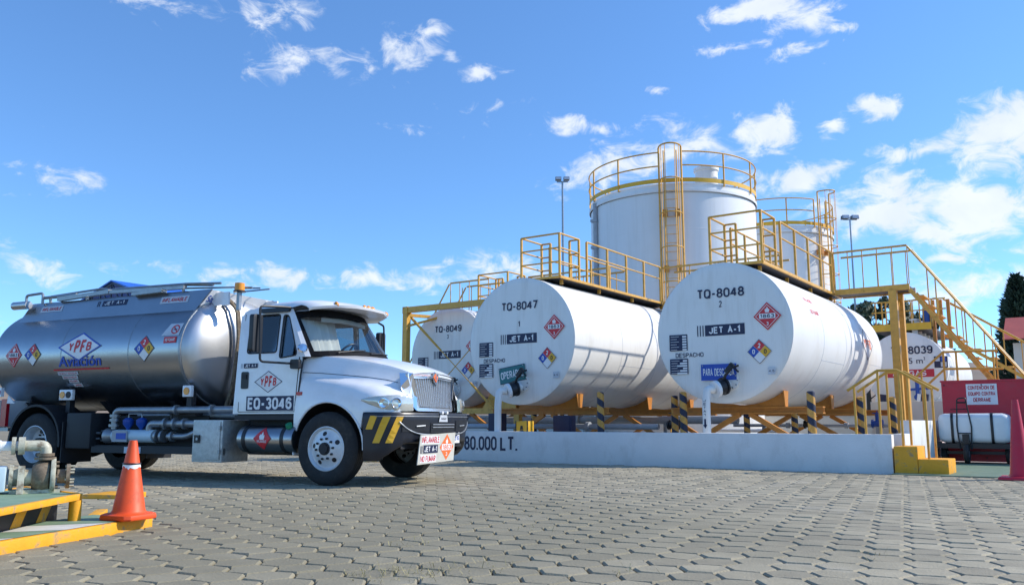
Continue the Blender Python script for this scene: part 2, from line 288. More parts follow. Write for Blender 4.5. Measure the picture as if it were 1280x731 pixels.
GLY = {
 'A': (1, [[(0, 0), (.5, 1), (1, 0)], [(.2, .34), (.8, .34)]]),
 'B': (.95, [[(0, 0), (0, 1), (.55, 1)] + _arc(.55, .77, .38, .23, 90, -90) + [(0, .54)], [(.5, .54)] + _arc(.55, .27, .45, .27, 90, -90) + [(0, 0)]]),
 'C': (.95, [_arc(.5, .72, .5, .28, 10, 180) + _arc(.5, .28, .5, .28, 180, 350)]),
 'D': (1, [[(0, 0), (0, 1), (.5, 1)] + _arc(.5, .68, .5, .32, 90, 0) + _arc(.5, .32, .5, .32, 0, -90) + [(0, 0)]]),
 'E': (.85, [[(1, 0), (0, 0), (0, 1), (1, 1)], [(0, .52), (.88, .52)]]),
 'F': (.8, [[(0, 0), (0, 1), (1, 1)], [(0, .5), (.85, .5)]]),
 'G': (1, [_arc(.5, .72, .5, .28, 10, 180) + _arc(.5, .28, .5, .28, 180, 360) + [(1, .46), (.55, .46)]]),
 'H': (1, [[(0, 0), (0, 1)], [(1, 0), (1, 1)], [(0, .52), (1, .52)]]),
 'I': (.12, [[(.5, 0), (.5, 1)]]),
 'J': (.8, [[(1, 1), (1, .3)] + _arc(.5, .27, .5, .27, 0, -180)]),
 'L': (.8, [[(0, 1), (0, 0), (1, 0)]]),
 'M': (1.2, [[(0, 0), (0, 1), (.5, .15), (1, 1), (1, 0)]]),
 'N': (1, [[(0, 0), (0, 1), (1, 0), (1, 1)]]),
 'O': (1.02, [_O]), '0': (.9, [_O]),
 'P': (.92, [[(0, 0), (0, 1), (.55, 1)] + _arc(.55, .74, .45, .26, 90, -90) + [(0, .48)]]),
 'Q': (1.02, [_O, [(.62, .24), (1.02, -.06)]]),
 'R': (.98, [[(0, 0), (0, 1), (.55, 1)] + _arc(.55, .75, .42, .25, 90, -90) + [(0, .5)], [(.5, .5), (1, 0)]]),
 'S': (.92, [_arc(.5, .76, .48, .24, 15, 180) + _arc(.5, .76, .48, .26, 180, 270) + _arc(.5, .25, .5, .25, 90, -165)]),
 'T': (.95, [[(0, 1), (1, 1)], [(.5, 0), (.5, 1)]]),
 'U': (1, [[(0, 1), (0, .3)] + _arc(.5, .28, .5, .28, 180, 360) + [(1, 1)]]),
 'V': (1, [[(0, 1), (.5, 0), (1, 1)]]),
 'X': (1, [[(0, 0), (1, 1)], [(0, 1), (1, 0)]]),
 'Y': (1, [[(0, 1), (.5, .45), (1, 1)], [(.5, .45), (.5, 0)]]),
 'Z': (.95, [[(0, 1), (1, 1), (0, 0), (1, 0)]]),
 '1': (.5, [[(0, .78), (.75, 1), (.75, 0)]]),
 '2': (.9, [_arc(.5, .72, .48, .28, 165, -20) + [(0, 0), (1, 0)]]),
 '3': (.9, [_arc(.48, .76, .45, .24, 160, -90), _arc(.48, .26, .5, .26, 90, -160)]),
 '4': (.95, [[(.72, 0), (.72, 1)], [(.70, .98), (0, .28), (1, .28)]]),
 '5': (.9, [[(.92, 1), (.14, 1), (.06, .5)] + _arc(.48, .32, .5, .32, 130, -150)]),
 '6': (.9, [_arc(.5, .70, .48, .30, 20, 180) + _arc(.5, .30, .5, .30, 180, 540, 16)]),
 '7': (.88, [[(0, 1), (1, 1), (.35, 0)]]),
 '8': (.9, [_arc(.5, .76, .43, .24, -90, 270, 16), _arc(.5, .26, .5, .26, 90, 450, 16)]),
 '9': (.9, [_arc(.5, .30, .48, .30, 200, 360) + _arc(.5, .70, .5, .30, 0, 360, 16)]),
 '-': (.55, [[(0, .42), (1, .42)]]), '.': (.1, [[(.5, -.07), (.5, .10)]]), '/': (.6, [[(0, -.05), (1, 1.05)]]),
}
def stroke_text(body, x0, x1, y0, y1, weight):
    """block lettering drawn as mitred strokes that exactly fills the given box"""
    H = y1 - y0; t = weight * H; kw = .56
    adv = []
    for ch in body: adv.append(.26 if ch == ' ' else GLY[ch][0] * kw)
    gap = weight + .085
    tot = sum(adv) + gap * (len(body) - 1) + weight
    sx = (x1 - x0) / tot; tx = min(t, weight * sx * 1.15); x = x0 + tx / 2; out = []
    sc = (x1 - x0 - tx) / max(1e-6, sum(adv) + gap * (len(body) - 1)); layer = 0
    for ch, a in zip(body, adv):
        if ch != ' ':
            for pl in GLY[ch][1]:
                P = [Vector((x + p[0] * a * sc, y0 + t / 2 + p[1] * (H - t))) for p in pl]
                closed = (P[0] - P[-1]).length < 1e-5 and len(P) > 2
                if closed: P = P[:-1]
                P = [p for i, p in enumerate(P) if i == 0 or (p - P[i - 1]).length > 1e-6]
                n = len(P); V = []
                for i in range(n):
                    a_ = P[i] - P[i - 1] if (i or closed) else P[1] - P[0]; b_ = P[(i + 1) % n] - P[i] if (i < n - 1 or closed) else P[i] - P[i - 1]
                    a_ = a_.normalized(); b_ = b_.normalized(); m = Vector((-a_.y, a_.x)) + Vector((-b_.y, b_.x))
                    m = m.normalized() if m.length > 1e-4 else Vector((-a_.y, a_.x)); c = max(.42, m.dot(Vector((-a_.y, a_.x)))); m = m / c
                    w = Vector((m.x * tx / 2, m.y * t / 2)); e = Vector((0, 0))
                    V += [P[i] + w, P[i] - w]
                F = [(2 * i, 2 * i + 1, (2 * i + 3) % (2 * n), (2 * i + 2) % (2 * n)) for i in range(n if closed else n - 1)]
                out.append((V, F, layer)); layer = (layer + 1) % 3
        x += (a + gap) * sc
    return out
class MB:
    def __init__(s, *mats, local=False):
        s.v = []; s.f = []; s.m = []; s.mats = list(mats); s.cur = 0; s.local = local
    def use(s, m):
        if m not in s.mats: s.mats.append(m)
        s.cur = s.mats.index(m); return s
    def add(s, vs, fs):
        o = len(s.v); s.v += [tuple(v) for v in vs]
        for f in fs: s.f.append(tuple(i + o for i in f)); s.m.append(s.cur)
        return s
    def box(s, x0, x1, y0, y1, z0, z1, taper=0.0):
        t = taper
        return s.add([(x0, y0, z0), (x1, y0, z0), (x1, y1, z0), (x0, y1, z0), (x0 + t, y0 + t, z1), (x1 - t, y0 + t, z1), (x1 - t, y1 - t, z1), (x0 + t, y1 - t, z1)],
                     [(3, 2, 1, 0), (4, 5, 6, 7), (0, 1, 5, 4), (1, 2, 6, 5), (2, 3, 7, 6), (3, 0, 4, 7)])
    def bar(s, p, q, w, h, up=(0, 0, 1)):
        p, q = Vector(p), Vector(q); d = (q - p).normalized(); up = Vector(up)
        if abs(d.dot(up)) > 0.98: up = Vector((1, 0, 0))
        x = d.cross(up).normalized() * w / 2; z = x.cross(d).normalized() * h / 2
        vs = [p - x - z, p + x - z, p + x + z, p - x + z, q - x - z, q + x - z, q + x + z, q - x + z]
        return s.add(vs, [(0, 1, 2, 3), (7, 6, 5, 4), (1, 0, 4, 5), (2, 1, 5, 6), (3, 2, 6, 7), (0, 3, 7, 4)])
    def cyl(s, p, q, r, r2=None, n=12, caps=True):
        p, q = Vector(p), Vector(q); r2 = r if r2 is None else r2; x, y = basis(q - p); vs = []
        for k in range(n):
            a = 2 * pi * k / n; d = x * cos(a) + y * sin(a); vs += [p + d * r, q + d * r2]
        fs = [(2 * k, 2 * k + 1, (2 * k + 3) % (2 * n), (2 * k + 2) % (2 * n)) for k in range(n)]
        if caps: fs += [tuple(2 * k for k in range(n)), tuple(2 * k + 1 for k in reversed(range(n)))]
        return s.add(vs, fs)
    def tube(s, pts, r, n=8, closed=False, bend=0.0):
        pts = [Vector(p) for p in pts]
        if bend:
            out = [pts[0]]
            for i in range(1, len(pts) - 1):
                a, b, c = pts[i - 1], pts[i], pts[i + 1]; da = (a - b); dc = (c - b); e = min(bend, da.length * .45, dc.length * .45)
                p0 = b + da.normalized() * e; p1 = b + dc.normalized() * e
                for k in range(6):
                    t = k / 5; out.append(p0.lerp(b, t).lerp(b.lerp(p1, t), t))
            out.append(pts[-1]); pts = out
        m = len(pts); rings = []; prev = None
        for i in range(m):
            d = (pts[(i + 1) % m] - pts[i - 1]) if closed else (pts[min(i + 1, m - 1)] - pts[max(i - 1, 0)])
            d.normalize()
            if prev is None: x, y = basis(d)
            else:
                x = (prev - d * prev.dot(d)); x = x.normalized() if x.length > 1e-5 else basis(d)[0]; y = d.cross(x)
            prev = x; rings.append([pts[i] + (x * cos(2 * pi * k / n) + y * sin(2 * pi * k / n)) * r for k in range(n)])
        vs = [v for q in rings for v in q]; fs = []
        for i in range(m if closed else m - 1):
            j = (i + 1) % m
            for k in range(n): fs.append((i * n + k, i * n + (k + 1) % n, j * n + (k + 1) % n, j * n + k))
        if not closed: fs += [tuple(range(n))[::-1], tuple(range((m - 1) * n, m * n))]
        return s.add(vs, fs)
    def lathe(s, prof, c, axis, n=32):           # prof: (radius, offset along axis)
        c = Vector(c); a = Vector(axis).normalized(); x, y = basis(a); vs = []; fs = []
        for (r, o) in prof:
            for k in range(n):
                t = 2 * pi * k / n; vs.append(c + a * o + (x * cos(t) + y * sin(t)) * max(r, 1e-4))
        for i in range(len(prof) - 1):
            for k in range(n): fs.append((i * n + k, (i + 1) * n + k, (i + 1) * n + (k + 1) % n, i * n + (k + 1) % n))
        return s.add(vs, fs)
    def loft(s, secs, closed=False, cap=False):
        n = len(secs[0]); vs = [p for q in secs for p in q]; fs = []
        for i in range(len(secs) - 1):
            for k in range(n if closed else n - 1):
                j = (k + 1) % n; fs.append((i * n + k, i * n + j, (i + 1) * n + j, (i + 1) * n + k))
        if cap: fs += [tuple(range(n))[::-1], tuple(range((len(secs) - 1) * n, len(secs) * n))]
        return s.add(vs, fs)
    def prism(s, poly, mapper, d0, d1, holes=()):   # flat outline with holes given real thickness between offsets d0 and d1
        loops = [list(poly)] + [list(h) for h in holes]
        tri = tessellate_polygon([[Vector((p[0], p[1], 0)) for p in l] for l in loops])
        flat = [p for l in loops for p in l]; n = len(flat)
        vs = [mapper(p[0], p[1], d0) for p in flat] + [mapper(p[0], p[1], d1) for p in flat]
        fs = []
        for t in tri: fs.append(tuple(t)); fs.append(tuple(i + n for i in reversed(t)))
        o = 0
        for l in loops:
            k = len(l)
            for i in range(k): fs.append((o + i, o + (i + 1) % k, n + o + (i + 1) % k, n + o + i))
            o += k
        return s.add(vs, fs)
    def poly(s, pts, mapper, off, sub=0):
        tri = tessellate_polygon([[Vector((p[0], p[1], 0)) for p in pts]])
        if not sub: return s.add([mapper(p[0], p[1], off) for p in pts], [tuple(t) for t in tri])
        return s._cut(pts, [tuple(t) for t in tri], mapper, off, sub)
    def _cut(s, vs, fs, mapper, off, step):
        bm = bmesh.new(); bv = [bm.verts.new((x, y, 0)) for x, y in vs]
        for f in fs:
            try: bm.faces.new([bv[i] for i in f])
            except ValueError: pass
        y0 = min(v[1] for v in vs); y1 = max(v[1] for v in vs); y = y0 + step
        while y < y1 - 1e-4:
            bmesh.ops.bisect_plane(bm, geom=bm.verts[:] + bm.edges[:] + bm.faces[:], plane_co=(0, y, 0), plane_no=(0, 1, 0)); y += step
        bm.verts.index_update(); V = [mapper(v.co.x, v.co.y, off) for v in bm.verts]; F = [tuple(v.index for v in f.verts) for f in bm.faces]
        bm.free(); return s.add(V, F)
    def text(s, body, x0, x1, y0, y1, mapper, off, bold=0.0, shear=0.0, sub=0):
        if all(c == ' ' or c in GLY for c in body):
            for V, F, ly in stroke_text(body, x0, x1, y0, y1, .155 + bold * 1.4):
                if shear: V = [Vector((v.x + (v.y - y0) * shear, v.y)) for v in V]
                if sub: s._cut([(v.x, v.y) for v in V], F, mapper, off + ly * .0004, sub)
                else: s.add([mapper(v.x, v.y, off + ly * .0004) for v in V], F)
            return s
        vs, fs = glyphs(body, bold, shear); vs = [(x0 + a * (x1 - x0), y0 + b * (y1 - y0)) for a, b in vs]
        if sub: return s._cut(vs, fs, mapper, off, sub)
        return s.add([mapper(a, b, off) for a, b in vs], fs)
    def build(s, name, parent=None, smooth=False, auto=35, bevel=0.0, recalc=True):
        o0 = Vector((0, 0, 0)) if s.local else root_loc(parent)
        me = bpy.data.meshes.new(name); me.from_pydata([tuple(Vector(v) - o0) for v in s.v], [], s.f)
        for m in s.mats: me.materials.append(m)
        me.polygons.foreach_set('material_index', s.m)
        if recalc or bevel:
            bm = bmesh.new(); bm.from_mesh(me)
            if recalc: bmesh.ops.recalc_face_normals(bm, faces=bm.faces)
            if bevel:
                ed = [e for e in bm.edges if len(e.link_faces) == 2 and e.calc_face_angle(0) > radians(40)]
                if ed: bmesh.ops.bevel(bm, geom=ed, offset=bevel, segments=2, profile=0.6, affect='EDGES', clamp_overlap=True)
            bm.to_mesh(me); bm.free()
        if smooth or bevel:
            me.polygons.foreach_set('use_smooth', [True] * len(me.polygons)); me.set_sharp_from_angle(angle=radians(auto))
        me.update(); o = bpy.data.objects.new(name, me); COL.objects.link(o)
        if parent is not None: o.parent = parent
        return o
def planeY(Y):            # seen from -Y: s = world x, t = world z, offset towards the viewer
    return lambda a, b, o: (a, Y - o, b)
def planeX(X):
    return lambda a, b, o: (X + o, a, b)
def planeZ(Z):
    return lambda a, b, o: (a, b, Z + o)
def rect(x0, x1, y0, y1): return [(x0, y0), (x1, y0), (x1, y1), (x0, y1)]
def diamond(cx, cy, w, h): return [(cx - w, cy), (cx, cy - h), (cx + w, cy), (cx, cy + h)]
def flame(cx, cy, h):
    p = [(-.30, -.5), (.30, -.5), (.42, -.15), (.32, .12), (.22, -.02), (.14, .25), (.0, .5), (-.06, .2), (-.2, .05), (-.26, .2), (-.40, -.1)]
    return [(cx + a * h, cy + b * h) for a, b in p]
def hazard(parent, mp, cx, cy, w, h, num='1863', ground=RED, sub=0, local=False, L=1.0):
    b = MB(local=local)
    b.use(ground).poly(diamond(cx, cy, w, h), mp, .004 * L, sub)
    e = .86
    b.use(WHITEP)
    for k in range(4):
        o = diamond(cx, cy, w * e, h * e); i = diamond(cx, cy, w * (e - .05), h * (e - .05))
        b.poly([o[k], o[(k + 1) % 4], i[(k + 1) % 4], i[k]], mp, .007 * L, sub)
    b.poly(flame(cx, cy + h * .48, h * .42), mp, .007 * L, sub)
    if num:
        b.poly(rect(cx - w * .58, cx + w * .58, cy - h * .17, cy + h * .19), mp, .009 * L, sub)
        b.use(ground if ground is ORANGER else NAVY).text(num, cx - w * .5, cx + w * .5, cy - h * .12, cy + h * .14, mp, .012 * L, .02, sub=sub)
    b.use(WHITEP).text('3', cx - w * .08, cx + w * .08, cy - h * .66, cy - h * .40, mp, .009 * L, .02, sub=sub)
    return b.build('hazard_placard', parent)
def fire_diamond(parent, mp, cx, cy, w, h, sub=0, local=False, L=1.0, nums=('0', '2', '0')):
    b = MB(local=local); b.use(WHITEP).poly(diamond(cx, cy, w * 1.05, h * 1.05), mp, .004 * L, sub)
    for (dx, dy, m, tx) in ((0, .5, RED, nums[1]), (-.5, 0, BLUEP, nums[0]), (.5, 0, YELP, nums[2]), (0, -.5, WHITEP, '')):
        b.use(m).poly(diamond(cx + dx * w, cy + dy * h, w * .485, h * .485), mp, .007 * L, sub)
        if tx: b.use(BLACK if m is YELP else WHITEP).text(tx, cx + dx * w - w * .12, cx + dx * w + w * .12, cy + dy * h - h * .2, cy + dy * h + h * .2, mp, .010 * L, .02, sub=sub)
    b.use(NAVY)
    for k in range(4):
        o = diamond(cx, cy, w * 1.05, h * 1.05); i = diamond(cx, cy, w, h); b.poly([o[k], o[(k + 1) % 4], i[(k + 1) % 4], i[k]], mp, .006 * L, sub)
    return b.build('fire_diamond', parent)
def jet_sign(parent, mp, x0, x1, y0, y1, sub=0, local=False, bars=3, L=1.0, body='JET A-1'):
    b = MB(local=local); w = x1 - x0
    if bars:
        xs = x0 + w * .17; b.use(NAVY)
        for k in range(bars): b.poly(rect(x0 + w * .058 * k, x0 + w * .058 * k + w * .022, y0, y1), mp, .004 * L, sub)
    else: xs = x0
    b.use(NAVY).poly(rect(xs, x1, y0, y1), mp, .004 * L, sub)
    b.use(WHITEP).text(body, xs + (x1 - xs) * .1, x1 - (x1 - xs) * .1, y0 + (y1 - y0) * .19, y1 - (y1 - y0) * .19, mp, .008 * L, .03, sub=sub)
    return b.build('product_sign', parent)
# ------------------------------------------------------------------ ground, pavers, bund
b = MB(EARTH); b.add([(-1500, -400, -.06), (1500, -400, -.06), (1500, 2600, -.06), (-1500, 2600, -.06)], [(0, 1, 2, 3)])
tag(b.build('ground'), kind='structure')
b = MB(JOINT); b.add([(-45, -6, -.022), (14, -6, -.022), (14, 16.3, -.022), (-45, 16.3, -.022)], [(0, 1, 2, 3)])
pavement = tag(b.build('pavement'), kind='structure')
# regular hexagonal pavers, 0.295 m across the flats, one lattice direction 40.5 degrees from the bund wall
PIT, ANG = 0.295, radians(40.5)
HEXR = PIT / sqrt(3)
def hexverts(rng):
    ro, ri = HEXR - .0075, HEXR - .022; out = []
    tz = [rng.uniform(-.003, .003) for _ in range(6)]
    for r, z in ((ri, 0), (ro, -.012), (ro, -.035)):
        for k in range(6):
            a = ANG + pi / 6 + k * pi / 3; out.append((r * cos(a), r * sin(a), z + (tz[k] if z > -.01 else 0)))
    return out
HEXF = [(0, 1, 2, 3, 4, 5)] + [(k, k + 6, (k + 1) % 6 + 6, (k + 1) % 6)[::1] for k in range(6)] + [(k + 6, k + 12, (k + 1) % 6 + 12, (k + 1) % 6 + 6) for k in range(6)]
rng = random.Random(3)
a1 = Vector((cos(ANG), sin(ANG))) * PIT; a2 = Vector((cos(ANG + pi / 3), sin(ANG + pi / 3))) * PIT
fwd = Vector((-sin(radians(35.09)), cos(radians(35.09)))); rgt = Vector((fwd.y, -fwd.x))
cells = []
for i in range(-260, 260):
    for j in range(-260, 260):
        p = a1 * i + a2 * j + Vector((0.09, 0.03))
        if not (-33 < p.x < 7 and 0.5 < p.y < 16.12): continue
        dep = p.dot(fwd); lat = p.dot(rgt)
        if dep < 2.2 or abs(lat) > dep * .605 + 3.0: continue
        hid = -7.9 < p.x < -6.5 and 3.0 < p.y < 4.2
        cells.append((dep, lat, p, hid))
cells.sort(key=lambda c: c[0])
protos = []
for q in range(10):
    me = bpy.data.meshes.new('paver'); me.from_pydata(hexverts(rng), [], HEXF); me.materials.append(PAV); me.update(); protos.append(me)
vis = [c for c in cells if c[0] > 4.55 and abs(c[1]) < c[0] * .605 + .2 and not c[3]]
single = set(id(c) for c in vis[:300])
V, F = [], []
for c in cells:
    p = c[2]
    if id(c) in single:
        o = bpy.data.objects.new('paver', rng.choice(protos)); COL.objects.link(o); o.parent = pavement
        o.location = (p.x, p.y, rng.gauss(0, .0015)); o.rotation_euler = (rng.gauss(0, .008), rng.gauss(0, .008), rng.choice(range(6)) * pi / 3)
    else:
        n = len(V); dz = rng.gauss(0, .0015); sx = rng.gauss(0, .008); sy = rng.gauss(0, .008)
        for (x, y, z) in hexverts(rng): V.append((p.x + x, p.y + y, z + dz + sx * x + sy * y))
        F += [tuple(k + n for k in f) for f in HEXF]
me = bpy.data.meshes.new('distant_pavers'); me.from_pydata(V, [], F); me.materials.append(PAV2); me.update()
o = bpy.data.objects.new('distant_pavers', me); COL.objects.link(o); o.parent = pavement; o['kind'] = 'stuff'
# yellow line painted across the far side of the yard
b = MB(YEL2); b.add([(-15.6, 13.6, .006), (-15.5, 13.35, .006), (-12.5, 14.75, .006), (-12.6, 15.0, .006)], [(0, 1, 2, 3)])
tag(b.build('yellow_floor_line'), kind='structure')
# bund floor
b = MB(CONC); b.add([(-34, 16.5, .015), (-3.4, 16.5, .015), (-3.4, 34, .015), (-34, 34, .015)], [(0, 1, 2, 3)]); tag(b.build('bund_floor'), kind='structure')
b = MB(CONC); b.add([(-3.2, 16.32, .004), (14, 16.32, .004), (14, 60, .004), (-3.2, 60, .004)], [(0, 1, 2, 3)]); tag(b.build('concrete_yard'), kind='structure')
WY = 16.34
bund = thing('bund_wall', 'low white containment wall with its capacity painted in black along the pavers', 'wall', (-12, WY, 0))
b = MB(WALLW); b.box(-34, -3.25, WY, WY + .2, -.05, .68); b.build('front_wall', bund, bevel=.012)
b = MB(WALLW); b.box(-3.46, -3.25, WY + 1.2, 18.3, -.05, .675); b.build('return_wall', bund, bevel=.012)
b = MB(WALLW); b.box(-3.462, -3.248, 18.302, 33.4, -.05, .93); b.build('raised_return_wall', bund, bevel=.012)
b = MB(NAVY); mp = planeY(WY)
b.text('CAP.', -13.95, -13.15, .235, .565, mp, .004, .012); b.text('80.000', -12.89, -11.92, .235, .565, mp, .004, .012); b.text('LT.', -11.82, -11.32, .235, .565, mp, .004, .012)
b.build('capacity_lettering', bund)
rearw = thing('rear_wall', 'long cream wall behind the legs of the horizontal tanks', 'wall', (-16, 33.5, 0))
b = MB(CREAM); b.box(-34, -3.0, 33.5, 33.7, -.05, 1.15); b.build('wall', rearw, bevel=.01)
b = MB(CONC); b.box(-34.05, -2.95, 33.45, 33.75, 1.152, 1.21); b.build('coping', rearw)

# ------------------------------------------------------------------ horizontal tanks
def storage_tank(xc, zc, R, Y0, Lc, label, number, idx, faint=False, jx=None):
    t = thing('horizontal_tank', label, 'tank', (xc, Y0, zc - R), 0, 'white horizontal fuel tanks')
    b = MB(TANKW); b.lathe([(R, .0), (R, Lc)], (xc, Y0, zc), (0, 1, 0), 96); sh = b.build('shell', t, smooth=True)
    b = MB(HEADW); b.lathe([(0, -.05), (R * .5, -.045), (R * .9, -.02), (R - .02, -.006), (R, .008)], (xc, Y0, zc), (0, 1, 0), 96); b.build('front_head', t, smooth=True)
    b = MB(TANKW); b.lathe([(R, Lc)] + [(R * cos(k * pi / 20), Lc + .85 * sin(k * pi / 20)) for k in range(1, 11)], (xc, Y0, zc), (0, 1, 0), 96); b.build('rear_head', t, smooth=True)
    for q in (.28, .52, .76, 1.0):
        b = MB(GREYP); y = Y0 + Lc * q
        b.lathe([(R + .001, -.008), (R + .004, -.004), (R + .004, .004), (R + .001, .008)], (xc, y, zc), (0, 1, 0), 72); b.build('weld_seam', t, smooth=True)
    ang_ = (.42, -.35, .55, -.25)
    for q in range(4):                       # longitudinal plate joints, staggered from ring to ring
        ya, yb = Y0 + Lc * (0, .28, .52, .76)[q], Y0 + Lc * (.28, .52, .76, 1.0)[q]; b = MB(GREYP); a = ang_[q]
        b.loft([[(xc + (R + o) * cos(a + d), yy, zc + (R + o) * sin(a + d)) for (o, d) in ((.0005, -.005), (.003, -.002), (.003, .002), (.0005, .005))] for yy in (ya, yb)]); b.build('weld_seam', t, smooth=True)
    f = lambda a, c, o: (xc + a, Y0 - .05 - o, zc + c)
    b = MB(NAVY); b.text(number, -.54, .54, .76, .97, f, .003, .012)
    b.build('tank_number', t); b = MB(NAVY)
    b.text(str(idx), -.035, .03, .34 if idx < 2 else .55, .48 if idx < 2 else .69, f, .003, .01); b.build('order_number', t)
    jet_sign(t, f, -.56, .52, -.07, .17, bars=3)
    hazard(t, f, 1.02, .28, .30, .30); fire_diamond(t, f, .82, -.46, .25, .25)
    for (z0, z1) in ((-.36, -.0), (-.88, -.54)):
        b = MB(NAVY); b.poly(rect(-1.23, -.80, z0, z1), f, .004); b.use(WHITEP)
        for r in range(6):
            zz = z1 - .03 - (z1 - z0) * r / 6.2
            b.poly(rect(-.92 - (.07 if z0 < -.5 else 0) * (r % 3), -.82, zz - .035, zz), f, .007); b.poly(rect(-1.20, -1.20 + .2 - .05 * (r % 2), zz - .018, zz - .010), f, .007)
        b.build('data_plate', t)
    b = MB(NAVY); b.text('DESPACHO', -1.09, -.43, -.515, -.415, f, .003); b.build('dispatch_lettering', t)
    b = MB(GREYP); b.poly(rect(.98, 1.14, -.95, -.80), f, .003); b.use(NAVY).text('4.5', 1.0, 1.12, -.9, -.85, f, .006); b.build('small_notice', t)
    return t, f
T48, f48 = storage_tank(-6.82, 2.83, 1.54, 17.7, 8.3, 'white horizontal tank marked TQ-8048, nearest the steps, with the navy sign on its end', 'TQ-8048', 2)
T47, f47 = storage_tank(-11.83, 2.88, 1.57, 17.2, 8.6, 'white horizontal tank marked TQ-8047 with the teal OPERABLE sign on its end', 'TQ-8047', 1)
T49, f49 = storage_tank(-16.9, 2.93, 1.54, 20.6, 7.5, 'white horizontal tank marked TQ-8049, half hidden behind the truck bonnet', 'TQ-8049', 3)
# printing on the sunny flank of tank 8048
def flank(xc, zc, R, side=1):
    return lambda a, c, o: (xc + side * (R + o) * cos((c - zc) / R), a, zc + (R + o) * sin((c - zc) / R))
m48 = flank(-6.82, 2.83, 1.54)
b = MB(WHITEP); b.poly(diamond(24.3, 2.98, .62, .46), m48, .004, .12)
for k in range(4):
    o_ = diamond(24.3, 2.98, .60, .445); i_ = diamond(24.3, 2.98, .55, .41); b.use(NAVY).poly([o_[k], o_[(k + 1) % 4], i_[(k + 1) % 4], i_[k]], m48, .007, .1)
b.use(ORANGER).text('YPFB', 23.92, 24.68, 2.85, 3.11, m48, .008, .02, sub=.08); b.build('company_emblem', T48)
b = MB(WHITEP); b.poly(rect(19.3, 20.0, 3.58, 3.80), m48, .004, .1); b.use(RED).text('INFLAMABLE', 19.34, 19.96, 3.63, 3.75, m48, .008, .01, sub=.08); b.build('warning_strip', T48)
b = MB(WHITEP); b.poly(rect(19.3, 20.0, 3.26, 3.48), m48, .004, .1); b.use(RED).text('NO FUMAR', 19.34, 19.96, 3.31, 3.43, m48, .008, .01, sub=.08); b.build('warning_strip', T48)
# outlet valves and down pipes
def outlet(t, f, arrow=False, dx=.0):
    zc_t = -1.27
    P = lambda a, y, c: (f(a, c, 0)[0], f(a, c, 0)[1] - y, f(a, c, 0)[2])
    b = MB(HEADW); b.cyl(P(.22 + dx, -.05, zc_t + .22), P(.22 + dx, .03, zc_t + .22), .20, n=24); b.cyl(P(.16 + dx, .0, zc_t + .13), P(.10 + dx, .18, zc_t + .08), .10, n=16)
    b.build('outlet_flange', t, smooth=True)
    for k in range(10):
        a = 2 * pi * k / 10
        b = MB(STEEL); b.cyl(P(.22 + dx + .165 * cos(a), .02, zc_t + .22 + .165 * sin(a)), P(.22 + dx + .165 * cos(a), .05, zc_t + .22 + .165 * sin(a)), .016, n=6); b.build('flange_bolt', t)
    b = MB(BLACK); b.cyl(P(.11 + dx, .16, zc_t + .09), P(.04 + dx, .30, zc_t + .04), .17, n=20); b.cyl(P(.13 + dx, .13, zc_t + .10), P(.11 + dx, .17, zc_t + .09), .19, n=20); b.build('outlet_valve', t, smooth=True)
    b = MB(WHITEP); b.cyl(P(.04 + dx, .30, zc_t + .04), P(.0 + dx, .36, zc_t + .02), .18, n=20); b.build('pipe_flange', t, smooth=True)
    b = MB(BLACK); b.tube([P(.10 + dx, .22, zc_t + .15), P(.22 + dx, .24, zc_t + .34), P(.34 + dx, .24, zc_t + .46)], .03, 8)
    b.tube([P(.26 + dx, .24, zc_t + .44), P(.50 + dx, .24, zc_t + .52)], .022, 8); b.tube([P(.30 + dx, .24, zc_t + .56), P(.50 + dx, .26, zc_t + .38)], .020, 8)
    b.bar(P(.2 + dx, .2, zc_t + .38), P(.36 + dx, .2, zc_t + .56), .09, .09); b.build('valve_lever', t, smooth=True)
    b = MB(HEADW); e = P(-.02 + dx, .36, zc_t + .02)
    b.tube([e, (e[0] - .10, e[1] - .14, e[2] + .0), (e[0] - .10, e[1] - .20, e[2] - .30), (e[0] - .10, e[1] - .20, .05)], .085, 14, bend=.22); b.build('outlet_pipe', t, smooth=True)
    if arrow:
        mpp = planeY(e[1] - .20 - .086); b = MB(NAVY); x = e[0] - .10
        b.poly([(x - .02, .96), (x + .02, .96), (x + .02, .84), (x + .045, .84), (x, .76), (x - .045, .84), (x - .02, .84)], mpp, .003)
        for k, ch in enumerate('JETA1'): b.text(ch, x - .028, x + .028, 1.32 - k * .075, 1.37 - k * .075, mpp, .003, .01)
        b.build('flow_arrow', t)
outlet(T47, f47, dx=-.12); outlet(T48, f48, True, dx=-.06); outlet(T49, f49, dx=.1)
# signs hung over the valves
def hung_sign(f, pts, text, m, label, name, x0, x1, z0, z1, rot):
    c = f((x0 + x1) / 2, (z0 + z1) / 2, 0); t = thing(name, label, 'sign', (c[0], c[1], c[2]))
    cx, cz = (x0 + x1) / 2, (z0 + z1) / 2
    g = lambda a, q, o: f(cx + (a - cx) * cos(rot) - (q - cz) * sin(rot), cz + (a - cx) * sin(rot) + (q - cz) * cos(rot), o + .02)
    b = MB(m); b.prism(rect(x0, x1, z0, z1), g, 0, .012); b.build('board', t)
    b = MB(WHITEP); w = x1 - x0; h = z1 - z0
    b.text(text, x0 + w * .06, x1 - w * .06, z0 + h * .27, z1 - h * .27, g, .015, .012)
    if m is TEAL:
        for r_ in (rect(x0, x1, z1 - .015, z1), rect(x0, x1, z0, z0 + .015)): b.use(NAVY).poly(r_, g, .014)
    b.build('lettering', t)
    b = MB(STEEL)
    for sx in (x0 + .04, x1 - .04):
        p = g(sx, z1 - .03, .014); b.cyl(p, (p[0], p[1] - .015, p[2]), .014, n=8)
    b.build('fixing', t)
